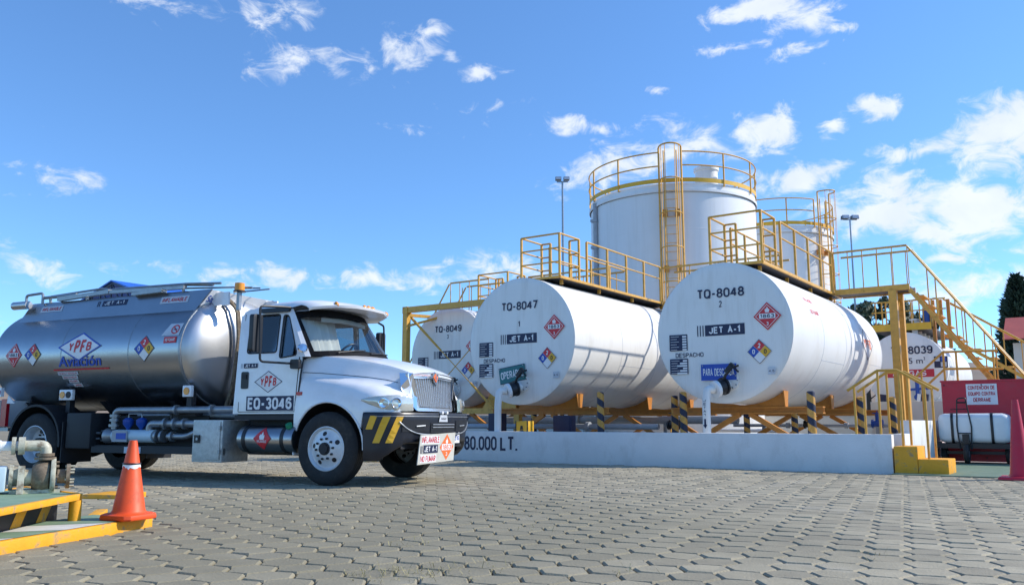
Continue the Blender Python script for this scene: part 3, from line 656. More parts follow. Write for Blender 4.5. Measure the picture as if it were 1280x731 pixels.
hung_sign(f47, None, 'OPERABLE', TEAL, 'teal tilted sign reading OPERABLE hung on tank TQ-8047', 'hanging_sign', -.58, .20, -1.02, -.62, radians(8))
hung_sign(f48, None, 'PARA DESCARGA', BLUEP, 'blue straight sign reading PARA DESCARGA hung on tank TQ-8048', 'hanging_sign', -.49, .31, -1.04, -.69, 0)

# ------------------------------------------------------------------ cradles under the tanks
def cradle(xc, zc, R, Y, label, m=OCHRE, half=1.75):
    t = thing('tank_cradle', label, 'tank support', (xc, Y, 0), 0, 'steel cradles under the horizontal tanks')
    zb = zc - R - .215
    b = MB(m); b.box(xc - half, xc + half, Y - .09, Y + .09, zb, zb + .03); b.box(xc - half, xc + half, Y - .09, Y + .09, zb + .125, zb + .155); b.box(xc - half, xc + half, Y - .012, Y + .012, zb + .03, zb + .125)
    b.build('cross_beam', t)
    n = 16; wd = .90; pts = []
    for k in range(n + 1):
        x = -wd + 2 * wd * k / n; pts.append((xc + x, zc - sqrt((R + .01) ** 2 - x * x)))
    top = [(xc + wd, zb + .19), (xc - wd, zb + .19)]
    poly_ = pts + [(xc + wd, zb + .157), (xc - wd, zb + .157)]
    b = MB(m); b.prism(poly_, lambda a, c, o: (a, Y + o, c), -.02, .02); b.build('saddle_plate', t)
    for sx in (-1, 1):
        x = xc + sx * wd; zt = zc - sqrt(R * R - wd * wd)
        b = MB(m); x2 = xc + sx * (wd + .04)
        b.add([(x2 - .012, Y - .16, zt), (x2 + .012, Y - .16, zt), (x2 + .012, Y + .16, zt), (x2 - .012, Y + .16, zt), (x2 - .012, Y - .09, zb + .158), (x2 + .012, Y - .09, zb + .158), (x2 + .012, Y + .09, zb + .158), (x2 - .012, Y + .09, zb + .158)],
              [(0, 1, 2, 3), (7, 6, 5, 4), (0, 4, 5, 1), (1, 5, 6, 2), (2, 6, 7, 3), (3, 7, 4, 0)]); b.build('end_plate', t)
        b = MB(m); b.bar((xc + sx * .12, Y, zb - .002), (xc + sx * 1.95, Y, .02), .11, .10, (0, 1, 0)); b.build('leg', t)
    return t
for (xc, zc, R, ys, nm) in ((-6.82, 2.83, 1.54, (18.9, 22.7, 25.6), 'TQ-8048'), (-11.83, 2.88, 1.57, (18.45, 22.4, 25.4), 'TQ-8047'), (-16.9, 2.93, 1.54, (21.6, 24.4, 27.6), 'TQ-8049')):
    for k, Y in enumerate(ys):
        where = ('front', 'middle', 'rear')[k]
        cradle(xc, zc, R, Y, 'ochre steel cradle with splayed legs, %s one under tank %s' % (where, nm))

# ------------------------------------------------------------------ bollards
BOL = []
def bollard(x, y, zt, lab, r=.082):
    if not BOL:
        t = thing('striped_bollard', lab, 'bollard', (x, y, 0), 0, 'black and yellow striped bollards in the bund')
        b = MB(STRIPE, local=True); b.lathe([(r, 0), (r, 1.47), (r * .93, 1.495), (r * .6, 1.51), (0, 1.515)], (0, 0, 0), (0, 0, 1), 20); b.build('post', t, smooth=True)
        b = MB(CONC, local=True); b.cyl((0, 0, .0), (0, 0, .05), r * 1.7, n=16); b.build('footing', t)
        BOL.append(t); t.scale = (1, 1, zt / 1.515)
    else:
        t = BOL[0].copy(); COL.objects.link(t); t['label'] = lab; t.location = (x, y, 0); t.scale = (1, 1, zt / 1.515)
        for c in BOL[0].children: d = c.copy(); COL.objects.link(d); d.parent = t
    t.rotation_euler = (0, 0, random.uniform(0, 6))
bollard(-9.6, 17.2, 1.59, 'striped bollard standing right of the front cradle of TQ-8047')
bollard(-8.58, 19.0, 1.53, 'striped bollard, left one of the close pair beside tank TQ-8048')
bollard(-7.75, 17.62, 1.56, 'striped bollard, right one of the close pair beside tank TQ-8048')
bollard(-4.86, 17.2, 1.51, 'striped bollard right of the front cradle of TQ-8048, clear of the handrail')
bollard(-4.57, 20.0, 1.46, 'striped bollard seen between the two left posts of the step handrail')
bollard(-4.30, 22.0, 1.5, 'striped bollard directly left of the tall walkway posts')
bollard(-13.3, 20.0, 1.15, 'short striped bollard in shade below tank TQ-8047')
bollard(-7.9, 22.0, 1.2, 'striped bollard behind the legs under TQ-8048, left of two')
bollard(-6.65, 22.0, 1.2, 'striped bollard behind the legs under TQ-8048, right of two')
# pipework behind the cradles
def pipe_run(name, label, pts, r, m, flanges=(), cat='pipe'):
    t = thing(name, label, cat, (pts[0][0], pts[0][1], 0))
    b = MB(m); b.tube(pts, r, 12, bend=r * 2.5); b.build('pipe', t, smooth=True)
    for (x, y, z, ax) in flanges:
        b = MB(m); d = Vector(ax) * .05; b.cyl(Vector((x, y, z)) - d, Vector((x, y, z)) + d, r * 1.75, n=16); b.build('flange', t, smooth=True)
    for q in range(0, max(1, int((pts[-1][0] - pts[0][0]) / 2.6))):
        x = pts[0][0] + .9 + q * 2.6; z = min(p[2] for p in pts)
        b = MB(STEEL); b.box(x - .04, x + .04, pts[0][1] - .04, pts[0][1] + .04, 0, z - r); b.build('pipe_stand', t)
    return t
pipe_run('fuel_pipe', 'thick grey pipe running low behind the cradle of TQ-8047', [(-22, 23, .95), (-8.5, 23, .95)], .11, PIPEG, [(-18, 23, .95, (1, 0, 0)), (-13.6, 23, .95, (1, 0, 0)), (-10.4, 23, .95, (1, 0, 0))])
pipe_run('fuel_pipe', 'thin grey pipe just above the wall top behind tank legs', [(-20, 19.4, .78), (-9.2, 19.4, .78)], .07, PIPEG, [(-16, 19.4, .78, (1, 0, 0)), (-11.2, 19.4, .78, (1, 0, 0))])
pipe_run('fuel_pipe', 'white pipe with an S bend between the two front tanks', [(-16, 27.5, 1.02), (-11.2, 27.5, 1.02), (-11.2, 27.5, .62), (-8.8, 27.5, .62)], .06, WHITEP, [(-12.4, 27.5, 1.02, (1, 0, 0))])
pipe_run('fuel_pipe', 'slim grey pipe running under tank TQ-8048', [(-9.2, 24.5, .80), (-4.2, 24.5, .80)], .045, PIPEG, [(-7.6, 24.5, .80, (1, 0, 0)), (-6.0, 24.5, .80, (1, 0, 0))])
def gate_valve(x, y, z, label, m):
    t = thing('gate_valve', label, 'valve', (x, y, 0))
    b = MB(m); b.cyl((x - .12, y, z), (x + .12, y, z), .085, n=14); b.cyl((x - .14, y, z), (x - .10, y, z), .12, n=14); b.cyl((x + .10, y, z), (x + .14, y, z), .12, n=14); b.cyl((x, y, z), (x, y, z + .26), .05, n=10); b.build('body', t, smooth=True)
    b = MB(m); b.tube([(x + .11 * cos(a), y + .11 * sin(a), z + .28) for a in [k * pi / 8 for k in range(16)]], .014, 6, closed=True)
    for a in (0, pi / 2): b.bar((x - .11 * cos(a), y - .11 * sin(a), z + .28), (x + .11 * cos(a), y + .11 * sin(a), z + .28), .016, .016)
    b.cyl((x, y, z + .2), (x, y, z + .34), .014, n=6); b.build('handwheel', t)
    b = MB(STEEL); b.box(x - .04, x + .04, y - .04, y + .04, 0, z - .085); b.build('stand', t)
gate_valve(-7.0, 24.5, .83, 'dark gate valve on the slim pipe under TQ-8048', BLACK)
gate_valve(-5.2, 24.5, .85, 'blue gate valve on the slim pipe left of the handrail', BLUEV)
gate_valve(-8.8, 19.4, .83, 'dark gate valve near the close pair of bollards', BLACK)
def ctrl_box(x, y, z0, z1, w, label, m, mark=None):
    t = thing('control_box', label, 'box', (x, y, 0))
    b = MB(m); b.box(x - w / 2, x + w / 2, y, y + .25, z0, z1); b.build('case', t, bevel=.015)
    b = MB(STEEL); b.box(x - .03, x + .03, y + .1, y + .16, 0, z0); b.build('post', t)
    b = MB(m); b.box(x - w / 2 + .03, x + w / 2 - .03, y - .012, y, z0 + .03, z1 - .03); dr = b.build('door', t)
    if mark:
        mpp = planeY(y - .012); cx, cz = x, (z0 + z1) / 2; b = MB(BLACK)
        b.poly([(cx - .10, cz - .1), (cx + .10, cz - .1), (cx + .045, cz), (cx - .045, cz)], mpp, .003); b.poly([(cx - .05, cz + .01), (cx + .05, cz + .01), (cx + .03, cz + .1), (cx - .03, cz + .1)], mpp, .003)
        for r_ in (rect(x - w / 2, x - w / 2 + .03, z0, z1), rect(x + w / 2 - .03, x + w / 2, z0, z1)): b.poly(r_, mpp, .003)
        b.build('emblem', t)
ctrl_box(-13.2, 18.0, .55, 1.12, .42, 'dark navy box behind the wall beside the truck nose', NAVY)
ctrl_box(-9.95 - .95, 17.6, .52, 1.05, .50, 'dark navy box behind the wall below tank TQ-8047', NAVY)
ctrl_box(-11.9 + .35, 16.85, .50, .92, .36, 'yellow and black marked box beside the white down pipe', YELP, True)
# ------------------------------------------------------------------ walkways, bridges, stairs
def rail_run(t, pts, z0, zs, posts=(), rp=.024, m=YEL):
    """continuous rails along plan points at the heights zs above z0; posts are plan points"""
    for i, h in enumerate(zs):
        b = MB(m)
        for p, q in zip(pts, pts[1:]): b.cyl((p[0], p[1], z0 + h), (q[0], q[1], z0 + h), rp if i == 0 else rp * .85, n=8)
        b.build('top_rail' if i == 0 else 'mid_rail', t, smooth=True)
    for p in posts:
        b = MB(m); b.bar((p[0], p[1], z0), (p[0], p[1], z0 + zs[0]), .05, .05); b.build('rail_post', t)
def along(p, q, step, ends=True):
    d = hypot(q[0] - p[0], q[1] - p[1]); n = max(1, round(d / step)); return [(p[0] + (q[0] - p[0]) * k / n, p[1] + (q[1] - p[1]) * k / n) for k in range(0 if ends else 1, n + 1 if ends else n)]
def deck(t, x0, x1, y0, y1, z):
    b = MB(GRATE); b.box(x0 + .02, x1 - .02, y0 + .02, y1 - .02, z - .045, z - .03); b.build('grating', t)
    for (p, q) in (((x0, y0), (x1, y0)), ((x0, y1), (x1, y1)), ((x0, y0), (x0, y1)), ((x1, y0), (x1, y1))):
        b = MB(YEL); b.bar((p[0], p[1], z - .03), (q[0], q[1], z - .03), .05, .06); b.build('edge_beam', t)
def tank_walkway(x0, x1, y0, y1, z, ztank, label, gap_left=None, gap_right=None, ybox=1.75):
    t = thing('tank_walkway', label, 'walkway', ((x0 + x1) / 2, y0, z), 0, 'yellow walkways on top of the tanks')
    deck(t, x0, x1, y0, y1, z)
    for yy in along((0, y0 + .4), (0, y1 - .4), 1.9):
        for x in (x0 + .2, x1 - .2):
            b = MB(YEL); b.box(x - .035, x + .035, yy[1] - .035, yy[1] + .035, ztank - .06, z - .046); b.build('support_foot', t)
    H = 5.57 - z; zs = (H, H * .66, H * .33)
    rail_run(t, [(x0, y0), (x1, y0)], z, zs, [(x0, y0), (x1, y0)])
    g0, g1 = y0 + .95, y0 + 1.35                            # little gates for the side ladders
    for x, sgn, lim in ((x0, 1, gap_left), (x1, -1, gap_right)):
        ye = y1 if lim is None else lim
        rail_run(t, [(x, y0), (x, g0)], z, zs, [(x, g0)])
        xi = x + sgn * .28
        rail_run(t, [(x, g0), (xi, g0)], z, zs, [(xi, g0)])
        rail_run(t, [(x, g1), (x, ye)], z, zs[:2], along((x, g1), (x, ye), 1.0), m=YEL)
    return t
W47 = tank_walkway(-12.1, -10.95, 17.65, 24.3, 4.50, 4.40, 'yellow railed walkway along the top of tank TQ-8047', 23.45, 23.45)
W48 = tank_walkway(-7.25, -6.05, 18.25, 25.0, 4.43, 4.30, 'yellow railed walkway along the top of tank TQ-8048', 23.5, 24.05)
W49 = tank_walkway(-16.35, -15.2, 21.4, 25.4, 4.55, 4.45, 'yellow railed walkway over tank TQ-8049, left end of the steelwork', 22.5, 22.6)
def bridge(x0, x1, y0, y1, z, label, step=.42, base=0):
    t = thing('footbridge', label, 'footbridge', ((x0 + x1) / 2, y0, z), 0, 'yellow bridges between the tank walkways')
    b = MB(GRATE); b.box(x0, x1, y0 + .03, y1 - .03, z - .10, z - .04); b.build('grating', t)
    for y in (y0, y1):
        b = MB(YEL); b.bar((x0, y, z - .06), (x1, y, z - .06), .06, .15); b.build('edge_beam', t)
        b = MB(YEL); b.bar((x0, y, z + 1.05), (x1, y, z + 1.05), .05, .05); b.build('top_rail', t)
        for p in along((x0, y), (x1, y), step):
            b = MB(YEL); b.bar((p[0] + (0 if y == y0 else -step * .45), p[1], z + .01), (p[0] + (0 if y == y0 else -step * .45), p[1], z + 1.03), .022, .022); b.build('baluster', t)
    return t
bridge(-6.0, -4.1, 24.1, 24.95, 4.49, 'yellow footbridge from TQ-8048 to the tall staircase')
bridge(-10.9, -7.3, 23.5, 24.4, 4.49, 'yellow footbridge between tanks TQ-8047 and TQ-8048', .9)
bridge(-15.15, -12.15, 22.5, 23.4, 4.49, 'yellow footbridge between tanks TQ-8049 and TQ-8047', .6)
bridge(-18.0, -16.4, 22.0, 22.9, 4.49, 'short yellow footbridge at the far left over TQ-8049', .45)
def staircase(x0, y0, y1, z, slope, sgn, label, xend=None, rails=1.05, mid=False, post_step=.62):
    t = thing('staircase', label, 'staircase', (x0, y0, 0), 0, 'yellow steel staircases')
    x1 = x0 + sgn * z / slope
    n = int(z / .27)
    for y in (y0, y1):
        b = MB(YEL); b.bar((x0, y, z - .10), (x1, y, .0), .05, .20, (0, 1, 0)) if False else b.bar((x0, y, z - .12), (x1, y, -.02), .035, .10); b.build('stringer', t)
        b = MB(YEL); b.cyl((x0, y, z + rails), (x1, y, rails), .026, n=8); b.build('handrail', t, smooth=True)
        k = 1; off = 0.0 if y == y0 else post_step * .5
        while (post_step * k - off) < abs(x1 - x0):
            x = x0 + sgn * (post_step * k - off); zz = z - abs(x - x0) * slope
            b = MB(YEL); b.bar((x, y, max(0, zz - .1)), (x, y, zz + rails), .03, .03); b.build('baluster', t); k += 1
    for k in range(1, n):
        zz = z * (1 - k / n); x = x0 + sgn * (z - zz) / slope
        b = MB(YEL); b.box(x - .13, x + .13, y0 + .03, y1 - .03, zz - .03, zz); b.build('tread', t)
    return t
staircase(-4.1, 24.1, 24.95, 4.47, 1.45, 1, 'tall yellow staircase descending right from the footbridge towards the crimson container')
staircase(-18.05, 22.0, 22.9, 4.47, 1.5, -1, 'yellow staircase descending left behind the truck cab')
t = thing('walkway_post', 'pair of tall yellow posts carrying the right end of the footbridge', 'post', (-4.5, 24.1, 0))
for y in (24.1, 24.95):
    b = MB(YEL); b.box(-4.62, -4.42, y - .09, y + .09, 0, 4.35); b.build('column', t)
    b = MB(YEL); b.box(-4.70, -4.34, y - .16, y + .16, .0, .03); b.build('base_plate', t)
b = MB(YEL); b.bar((-4.52, 24.2, 3.4), (-4.52, 24.85, 4.2), .05, .05); b.build('brace', t)
# portal frame before tank 8049 with crossed tie rods
t = thing('portal_frame', 'ochre steel portal frame with crossed tie rods before tank TQ-8049', 'frame', (-18.1, 19.95, 0))
b = MB(YEL); b.box(-18.2, -18.02, 19.86, 20.04, 0, 4.42); b.build('column', t)
b = MB(YEL); b.box(-13.9, -13.72, 19.86, 20.04, 0, 4.32); b.build('column', t)
b = MB(YEL); b.box(-18.2, -13.5, 19.87, 20.03, 4.322, 4.50); b.box(-18.21, -18.0, 19.85, 20.05, 4.30, 4.51); b.build('beam', t)
b = MB(YEL); b.bar((-18.05, 19.95, 3.9), (-17.1, 20.9, 4.3), .07, .07); b.bar((-18.05, 20.0, 4.25), (-17.3, 21.9, 4.25), .07, .10); b.build('knee_brace', t)
for (p, q) in (((-18.05, 4.18), (-14.4, .95)), ((-14.4, 4.18), (-18.05, .95))):
    P0 = Vector((p[0], 20.1, p[1])); Q0 = Vector((q[0], 20.1, q[1]))
    b = MB(YEL); b.cyl(P0, P0.lerp(Q0, .34), .05, .035, n=8); b.cyl(P0.lerp(Q0, .66), Q0, .035, .05, n=8); b.cyl(P0.lerp(Q0, .34), P0.lerp(Q0, .66), .014, n=6); b.build('tie_rod', t, smooth=True)
b = MB(YEL); b.prism([(-15.3, 1.3), (-14.0, 1.3), (-14.15, 1.75), (-14.5, 2.15), (-14.75, 2.1)], lambda a, c, o: (a, 20.25 + o, c), 0, .03); b.bar((-18.1, 20.25, 1.22), (-14.2, 20.25, 1.22), .12, .16); b.build('gusset', t)
# bundled stile over the return wall: concrete steps and its pipe handrails
t = thing('concrete_steps', 'yellow painted concrete steps at the right end of the white wall', 'steps', (-2.8, 16.3, 0))
b = MB(YEL2); b.add([(-3.22, 16.30, -.02), (-2.84, 16.30, -.02), (-2.84, 17.1, -.02), (-3.22, 17.1, -.02), (-3.22, 16.30, .475), (-2.84, 16.30, .475), (-2.84, 17.1, .475), (-3.22, 17.1, .475)], [(4, 5, 6, 7), (0, 1, 5, 4), (1, 2, 6, 5), (2, 3, 7, 6), (3, 0, 4, 7)]); b.build('upper_step', t, bevel=.018)
b = MB(YEL2); b.box(-2.838, -2.36, 16.302, 17.1, -.02, .262); b.build('lower_step', t, bevel=.018)
b = MB(CONC); b.box(-3.9, -3.47, 16.56, 17.2, 0, .62); b.build('inner_step', t, bevel=.01)
def stile_rail(dx, dy, label, k=1.0):
    t = thing('step_handrail', label, 'handrail', (-3.1 + dx, 16.45 + dy, 0), 0, 'yellow pipe handrails over the bund steps')
    for y in (0, .75):
        Y = 16.45 + dy + y
        P = [(-3.98, Y, 1.47), (-3.44, Y, 1.82), (-3.12, Y, 1.82), (-2.56, Y, 1.47)]
        P = [(p[0] + dx, p[1], p[2]) for p in P]
        b = MB(YEL); b.tube(P, .026, 8); b.build('handrail', t, smooth=True)
        for (x, z0, z1) in ((-3.86, .0 if y else .68, 1.54), (-3.44, .68, 1.81), (-3.08, .475, 1.79), (-2.68, .262, 1.54)):
            if dx: z0 = 0
            b = MB(YEL); b.cyl((x + dx, Y, z0), (x + dx, Y, z1), .022, n=8); b.build('post', t, smooth=True)
stile_rail(0, 0, 'yellow pipe handrail arching over the steps at the end of the white wall')
t = thing('step_handrail', 'yellow pipe handrail farther back, rising behind the crimson container', 'handrail', (-3.3, 24, 0), 0, 'yellow pipe handrails over the bund steps')
for Y in (24.0, 24.06):
    if Y > 24: break
    for P in ([(-4.08, Y, 2.05), (-3.41, Y, 2.66), (-2.2, Y, 2.64)], [(-3.85, Y, 1.81), (-3.40, Y, 2.23), (-2.1, Y, 2.20)]):
        b = MB(YEL); b.tube(P, .03, 8); b.build('handrail', t, smooth=True)
    for (x, zt) in ((-3.95, 2.15), (-3.41, 2.64), (-3.12, 2.63), (-2.3, 2.62)):
        b = MB(YEL); b.cyl((x, Y, .0), (x, Y, zt), .026, n=8); b.build('post', t, smooth=True)

# ------------------------------------------------------------------ vertical tanks
def silo(cx, cy, R, H, label, lad, rail=1.15, manhole=None, m=SILO, cage_up=1.25):
    t = thing('vertical_tank', label, 'tank', (cx, cy, 0), 0, 'white vertical storage tanks')
    b = MB(m); b.lathe([(R, 0), (R, H - .35)], (cx, cy, 0), (0, 0, 1), 96); b.build('shell', t, smooth=True)
    b = MB(m); b.lathe([(R + .05, H - .35), (R + .07, H - .33), (R + .07, H - .24), (R + .01, H - .22), (R + .01, H - .02)], (cx, cy, 0), (0, 0, 1), 96); b.build('wind_girder', t, smooth=True, auto=20)
    b = MB(m); b.lathe([(R + .01, H - .02), (R * .6, H + .12), (0, H + .2)], (cx, cy, 0), (0, 0, 1), 64); b.build('roof', t, smooth=True)
    for q in (.22, .42, .62, .82):
        b = MB(m); b.lathe([(R + .001, -.012), (R + .005, 0), (R + .001, .012)], (cx, cy, H * q), (0, 0, 1), 96); b.build('weld_seam', t)
    Rr = R + .06
    b = MB(YELP); b.lathe([(Rr - .01, H), (Rr, H), (Rr, H + .16), (Rr - .01, H + .16)], (cx, cy, 0), (0, 0, 1), 96); b.build('toe_board', t, smooth=True, auto=20)
    ga = lad
    for h, nm in ((rail, 'top_rail'), (rail * .55, 'mid_rail')):
        w = .40 / R
        pts = [(cx + Rr * cos(ga + w + k * (2 * pi - 2 * w) / 90), cy + Rr * sin(ga + w + k * (2 * pi - 2 * w) / 90), H + h) for k in range(91)]
        b = MB(YEL); b.tube(pts, .027, 6); b.build(nm, t, smooth=True)
    n = 12
    for k in range(n + 1):
        a = ga + .40 / R + k * (2 * pi - .80 / R) / n
        b = MB(YEL); b.bar((cx + Rr * cos(a), cy + Rr * sin(a), H - .1), (cx + Rr * cos(a), cy + Rr * sin(a), H + rail), .05, .05); b.build('rail_post', t)
    # caged ladder
    er = Vector((cos(ga), sin(ga), 0)); et = Vector((-sin(ga), cos(ga), 0)); c0 = Vector((cx, cy, 0)) + er * (R + .22)
    L = []
    for s_ in (-.23, .23):
        b = MB(YEL); b.bar(c0 + et * s_ + Vector((0, 0, .3)), c0 + et * s_ + Vector((0, 0, H + rail)), .05, .03); b.build('ladder_rail', t)
    z = .5
    while z < H + .1:
        b = MB(YEL); b.cyl(c0 + et * -.23 + Vector((0, 0, z)), c0 + et * .23 + Vector((0, 0, z)), .013, n=6); b.build('rung', t); z += .32
    cz = 2.4; top = H + cage_up
    hoops = []
    z = top
    while z > cz: hoops.append(z); z -= 1.25
    hp = [c0 + et * (.40 * cos(a)) + er * (.55 * sin(a) + .02) for a in [k * pi / 14 for k in range(15)]]
    for z in hoops:
        b = MB(YEL); b.tube([p + Vector((0, 0, z)) for p in hp], .03 if z == top else .022, 6); b.build('cage_hoop', t, smooth=True)
    for k in (0, 3, 5, 9, 11, 14):
        b = MB(YEL); b.bar(hp[k] + Vector((0, 0, hoops[-1])), hp[k] + Vector((0, 0, top)), .07 if k in (0, 14) else .045, .012 if k not in (0, 14) else .05); b.build('cage_strap', t)
    z = 2.2
    while z < H - .5:
        for s_ in (-.23, .23):
            p = c0 + et * s_ * 1.0 + Vector((0, 0, z)); b = MB(OCHRE); b.bar(p - er * .24, p + er * .02, .2, .22); b.build('ladder_bracket', t)
        z += 2.05
    if manhole:
        mx_, my_, mr_ = manhole; b = MB(m); b.cyl((mx_, my_, H - .05), (mx_, my_, H + .70), mr_, n=24); b.cyl((mx_, my_, H + .70), (mx_, my_, H + .82), mr_ * 1.12, n=24); b.build('roof_vent', t, smooth=True)
    return t
BC = (-13.75, 30.7); la = atan2(27.88 - BC[1], -12.5 - BC[0])
BT = silo(BC[0], BC[1], 3.22, 9.5, 'large white vertical tank with caged ladder and ring railing', la, manhole=(-11.75, 29.45, .42))
b = MB(PIPEG); a = la - radians(62); px_, py_ = BC[0] + 3.3 * cos(a), BC[1] + 3.3 * sin(a)
b.cyl((px_, py_, .2), (px_, py_, 9.3), .09, n=10)
for k in range(8): b.box(px_ - .16, px_ + .1, py_ - .12, py_ + .12, 1.2 + k * 1.05, 1.30 + k * 1.05)
b.build('vent_pipe', BT, smooth=True)
silo(-12.45, 39.3, 2.62, 9.55, 'smaller white vertical tank behind, with yellow caged ladder at its right', radians(-22), rail=1.2, cage_up=1.5)
# floodlight masts
def mast(x, y, H, label, k_=1.0):
    t = thing('floodlight_mast', label, 'light mast', (x, y, 0), 0, 'floodlight masts beyond the tanks')
    b = MB(STEEL); b.cyl((x, y, 0), (x, y, H), .10, .05, n=10); b.build('pole', t, smooth=True)
    b = MB(STEEL); d = Vector((cos(radians(35)), sin(radians(35)), 0)); c = Vector((x, y, H)); b.bar(c - d * .5 * k_, c + d * .5 * k_, .06, .06); b.build('crossarm', t)
    nf = Vector((sin(radians(35)), -cos(radians(35)), 0))
    for sx in (-.36 * k_, .36 * k_):
        for q in (0, 1):
            p = c + d * sx + Vector((0, 0, .17 + q * .0)) + nf * (.16 * k_ if q else -.16 * k_)
            tilt = Vector((0, 0, .08))
            b = MB(STEEL); b.bar(p - d * .26 * k_, p + d * .26 * k_, .10 * k_, .30 * k_, up=Vector((0, 0, 1)) + nf * (-.35 if q else .35)); fl = b.build('floodlight', t)
            g = MB(LAMPG); sg = 1 if q else -1; pp = p + nf * sg * .057 * k_; g.bar(pp - d * .22 * k_, pp + d * .22 * k_, .015, .24 * k_, up=Vector((0, 0, 1)) + nf * (-.35 if q else .35)); g.build('lens', fl)
mast(-23.6, 38.4, 13.9, 'slender floodlight mast left of the big vertical tank', .62)
mast(-14.4, 63.2, 15.4, 'slender floodlight mast at the right, in front of bright cloud', .95)

# ------------------------------------------------------------------ tank 8039 and its surroundings
xc, zc, R, Y0, Lc = -5.22, 2.5, 1.2, 29.0, 5.6
t39 = thing('horizontal_tank', 'smaller white horizontal tank marked TQ-8039 behind the tall yellow posts', 'tank', (xc, Y0, 1.3), 0, 'white horizontal fuel tanks')
b = MB(TANKW); b.lathe([(R, 0), (R, Lc)], (xc, Y0, zc), (0, 1, 0), 72); b.build('shell', t39, smooth=True)
b = MB(HEADW); b.lathe([(0, -.04), (R * .9, -.02), (R, .006)], (xc, Y0, zc), (0, 1, 0), 72); b.build('front_head', t39, smooth=True)
b = MB(TANKW); b.lathe([(R, Lc)] + [(R * cos(k * pi / 16), Lc + .5 * sin(k * pi / 16)) for k in range(1, 9)], (xc, Y0, zc), (0, 1, 0), 72); b.build('rear_head', t39, smooth=True)
f39 = lambda a, c, o: (xc + a + .22, Y0 - .04 - o, zc + c)
b = MB(NAVY); b.text('TQ-8039', -.62, .60, .50, .75, f39, .004, .012); b.text('27.5 m', -.45, .30, .20, .38, f39, .004, .005); b.text('3', .32, .37, .30, .40, f39, .004); b.build('tank_number', t39)
b = MB(NAVY); b.poly(rect(.62, 1.0, .05, .40), f39, .004); b.use(GREYP).poly(rect(.80, .97, .08, .22), f39, .007); b.poly(rect(.66, .78, .25, .37), f39, .007); b.use(BLUEP).poly(rect(.81, .96, .25, .37), f39, .007); b.build('data_plate', t39)
b = MB(REDP); b.poly(rect(-.75, .60, -.22, .02), f39, .004); b.use(WHITEP).text('AV/GAS', -.6, .38, -.18, -.02, f39, .008, .012); b.build('product_sign', t39)
b = MB(BLUEV); b.cyl((xc + .35, Y0 - .04, zc - .85), (xc + .35, Y0 - .35, zc - .85), .10, n=12); b.cyl((xc + .35, Y0 - .28, zc - .85), (xc + .35, Y0 - .28, zc - .25), .06, n=10); b.bar((xc - .02, Y0 - .28, zc - .62), (xc + .72, Y0 - .28, zc - .58), .07, .07); b.build('blue_valve', t39, smooth=True)
for dy in (.5, 3.0, 5.2):
    b = MB(WHITEP); b.box(xc - .95, xc + .95, Y0 + dy - .1, Y0 + dy + .1, .0, 1.62); b.build('saddle', t39)
for sx in (-.75, .45):
    b = MB(NAVY); b.bar((xc + sx, Y0 - .3, 1.0), (xc + sx + .12, Y0 - .3, 1.75), .18, .18, (0, 1, 0)); b.use(WHITEP).bar((xc + sx - .16, Y0 - .3, 1.0), (xc + sx - .04, Y0 - .3, 1.75), .10, .16, (0, 1, 0)); b.build('support_leg', t39)
for k in range(6):
    y = Y0 + .6 + k * .75
    b = MB(SILO); b.cyl((xc + .25, y, zc + R - .1), (xc + .25, y, zc + R + .42), .09, n=10); b.cyl((xc + .25, y, zc + R + .42), (xc + .25, y, zc + R + .46), .15, n=10); b.build('roof_nozzle', t39, smooth=True)
t = thing('tank_walkway', 'small yellow edged platform with loop rails on top of TQ-8039', 'walkway', (-5.2, 29.6, 3.8), 0, 'yellow walkways on top of the tanks')
b = MB(YELP); b.box(-6.2, -4.45, 29.35, 29.45, 3.80, 4.02); b.build('edge_beam', t)
b = MB(GRATE); b.box(-6.2, -4.45, 29.46, 34.0, 3.82, 3.88); b.build('grating', t)
for k in range(7):
    x = -6.1 + k * .28; b = MB(YEL); b.tube([(x, 29.5 + .2 * (k % 2), 3.9), (x, 29.5 + .2 * (k % 2), 4.78), (x + .2, 29.5 + .2 * (k % 2), 4.78), (x + .2, 29.5 + .2 * (k % 2), 3.9)], .022, 6, bend=.08); b.build('loop_rail', t, smooth=True)
for (x0_, x1_, h) in ((-6.2, -4.0, .75), (-6.2, -4.0, .42)):
    b = MB(YEL); b.cyl((x0_, 29.4, 4.0 + h), (x1_, 29.4, 4.0 + h), .024, n=6); b.build('top_rail', t)
b = MB(BLUEV); b.cyl((-4.62, 29.8, 3.9), (-4.62, 29.8, 4.5), .13, n=12); b.build('blue_actuator', t, smooth=True)
for x in (-4.42, -4.2, -3.98):
    b = MB(OCHRE); b.box(x - .05, x + .05, 29.7, 29.82, 3.2, 4.75); b.build('rail_post', t)
st = staircase(-4.15, 30.0, 30.9, 3.75, .70, 1, 'lower yellow staircase beside tank TQ-8039, behind the tall one', post_step=.8)
bw = thing('side_wall', 'white wall below tank TQ-8039 behind the yellow steps', 'wall', (-4.2, 27.5, 0))
b = MB(CREAM); b.box(-6.0, -2.4, 27.5, 27.7, 0, 1.50); b.build('wall', bw, bevel=.01)

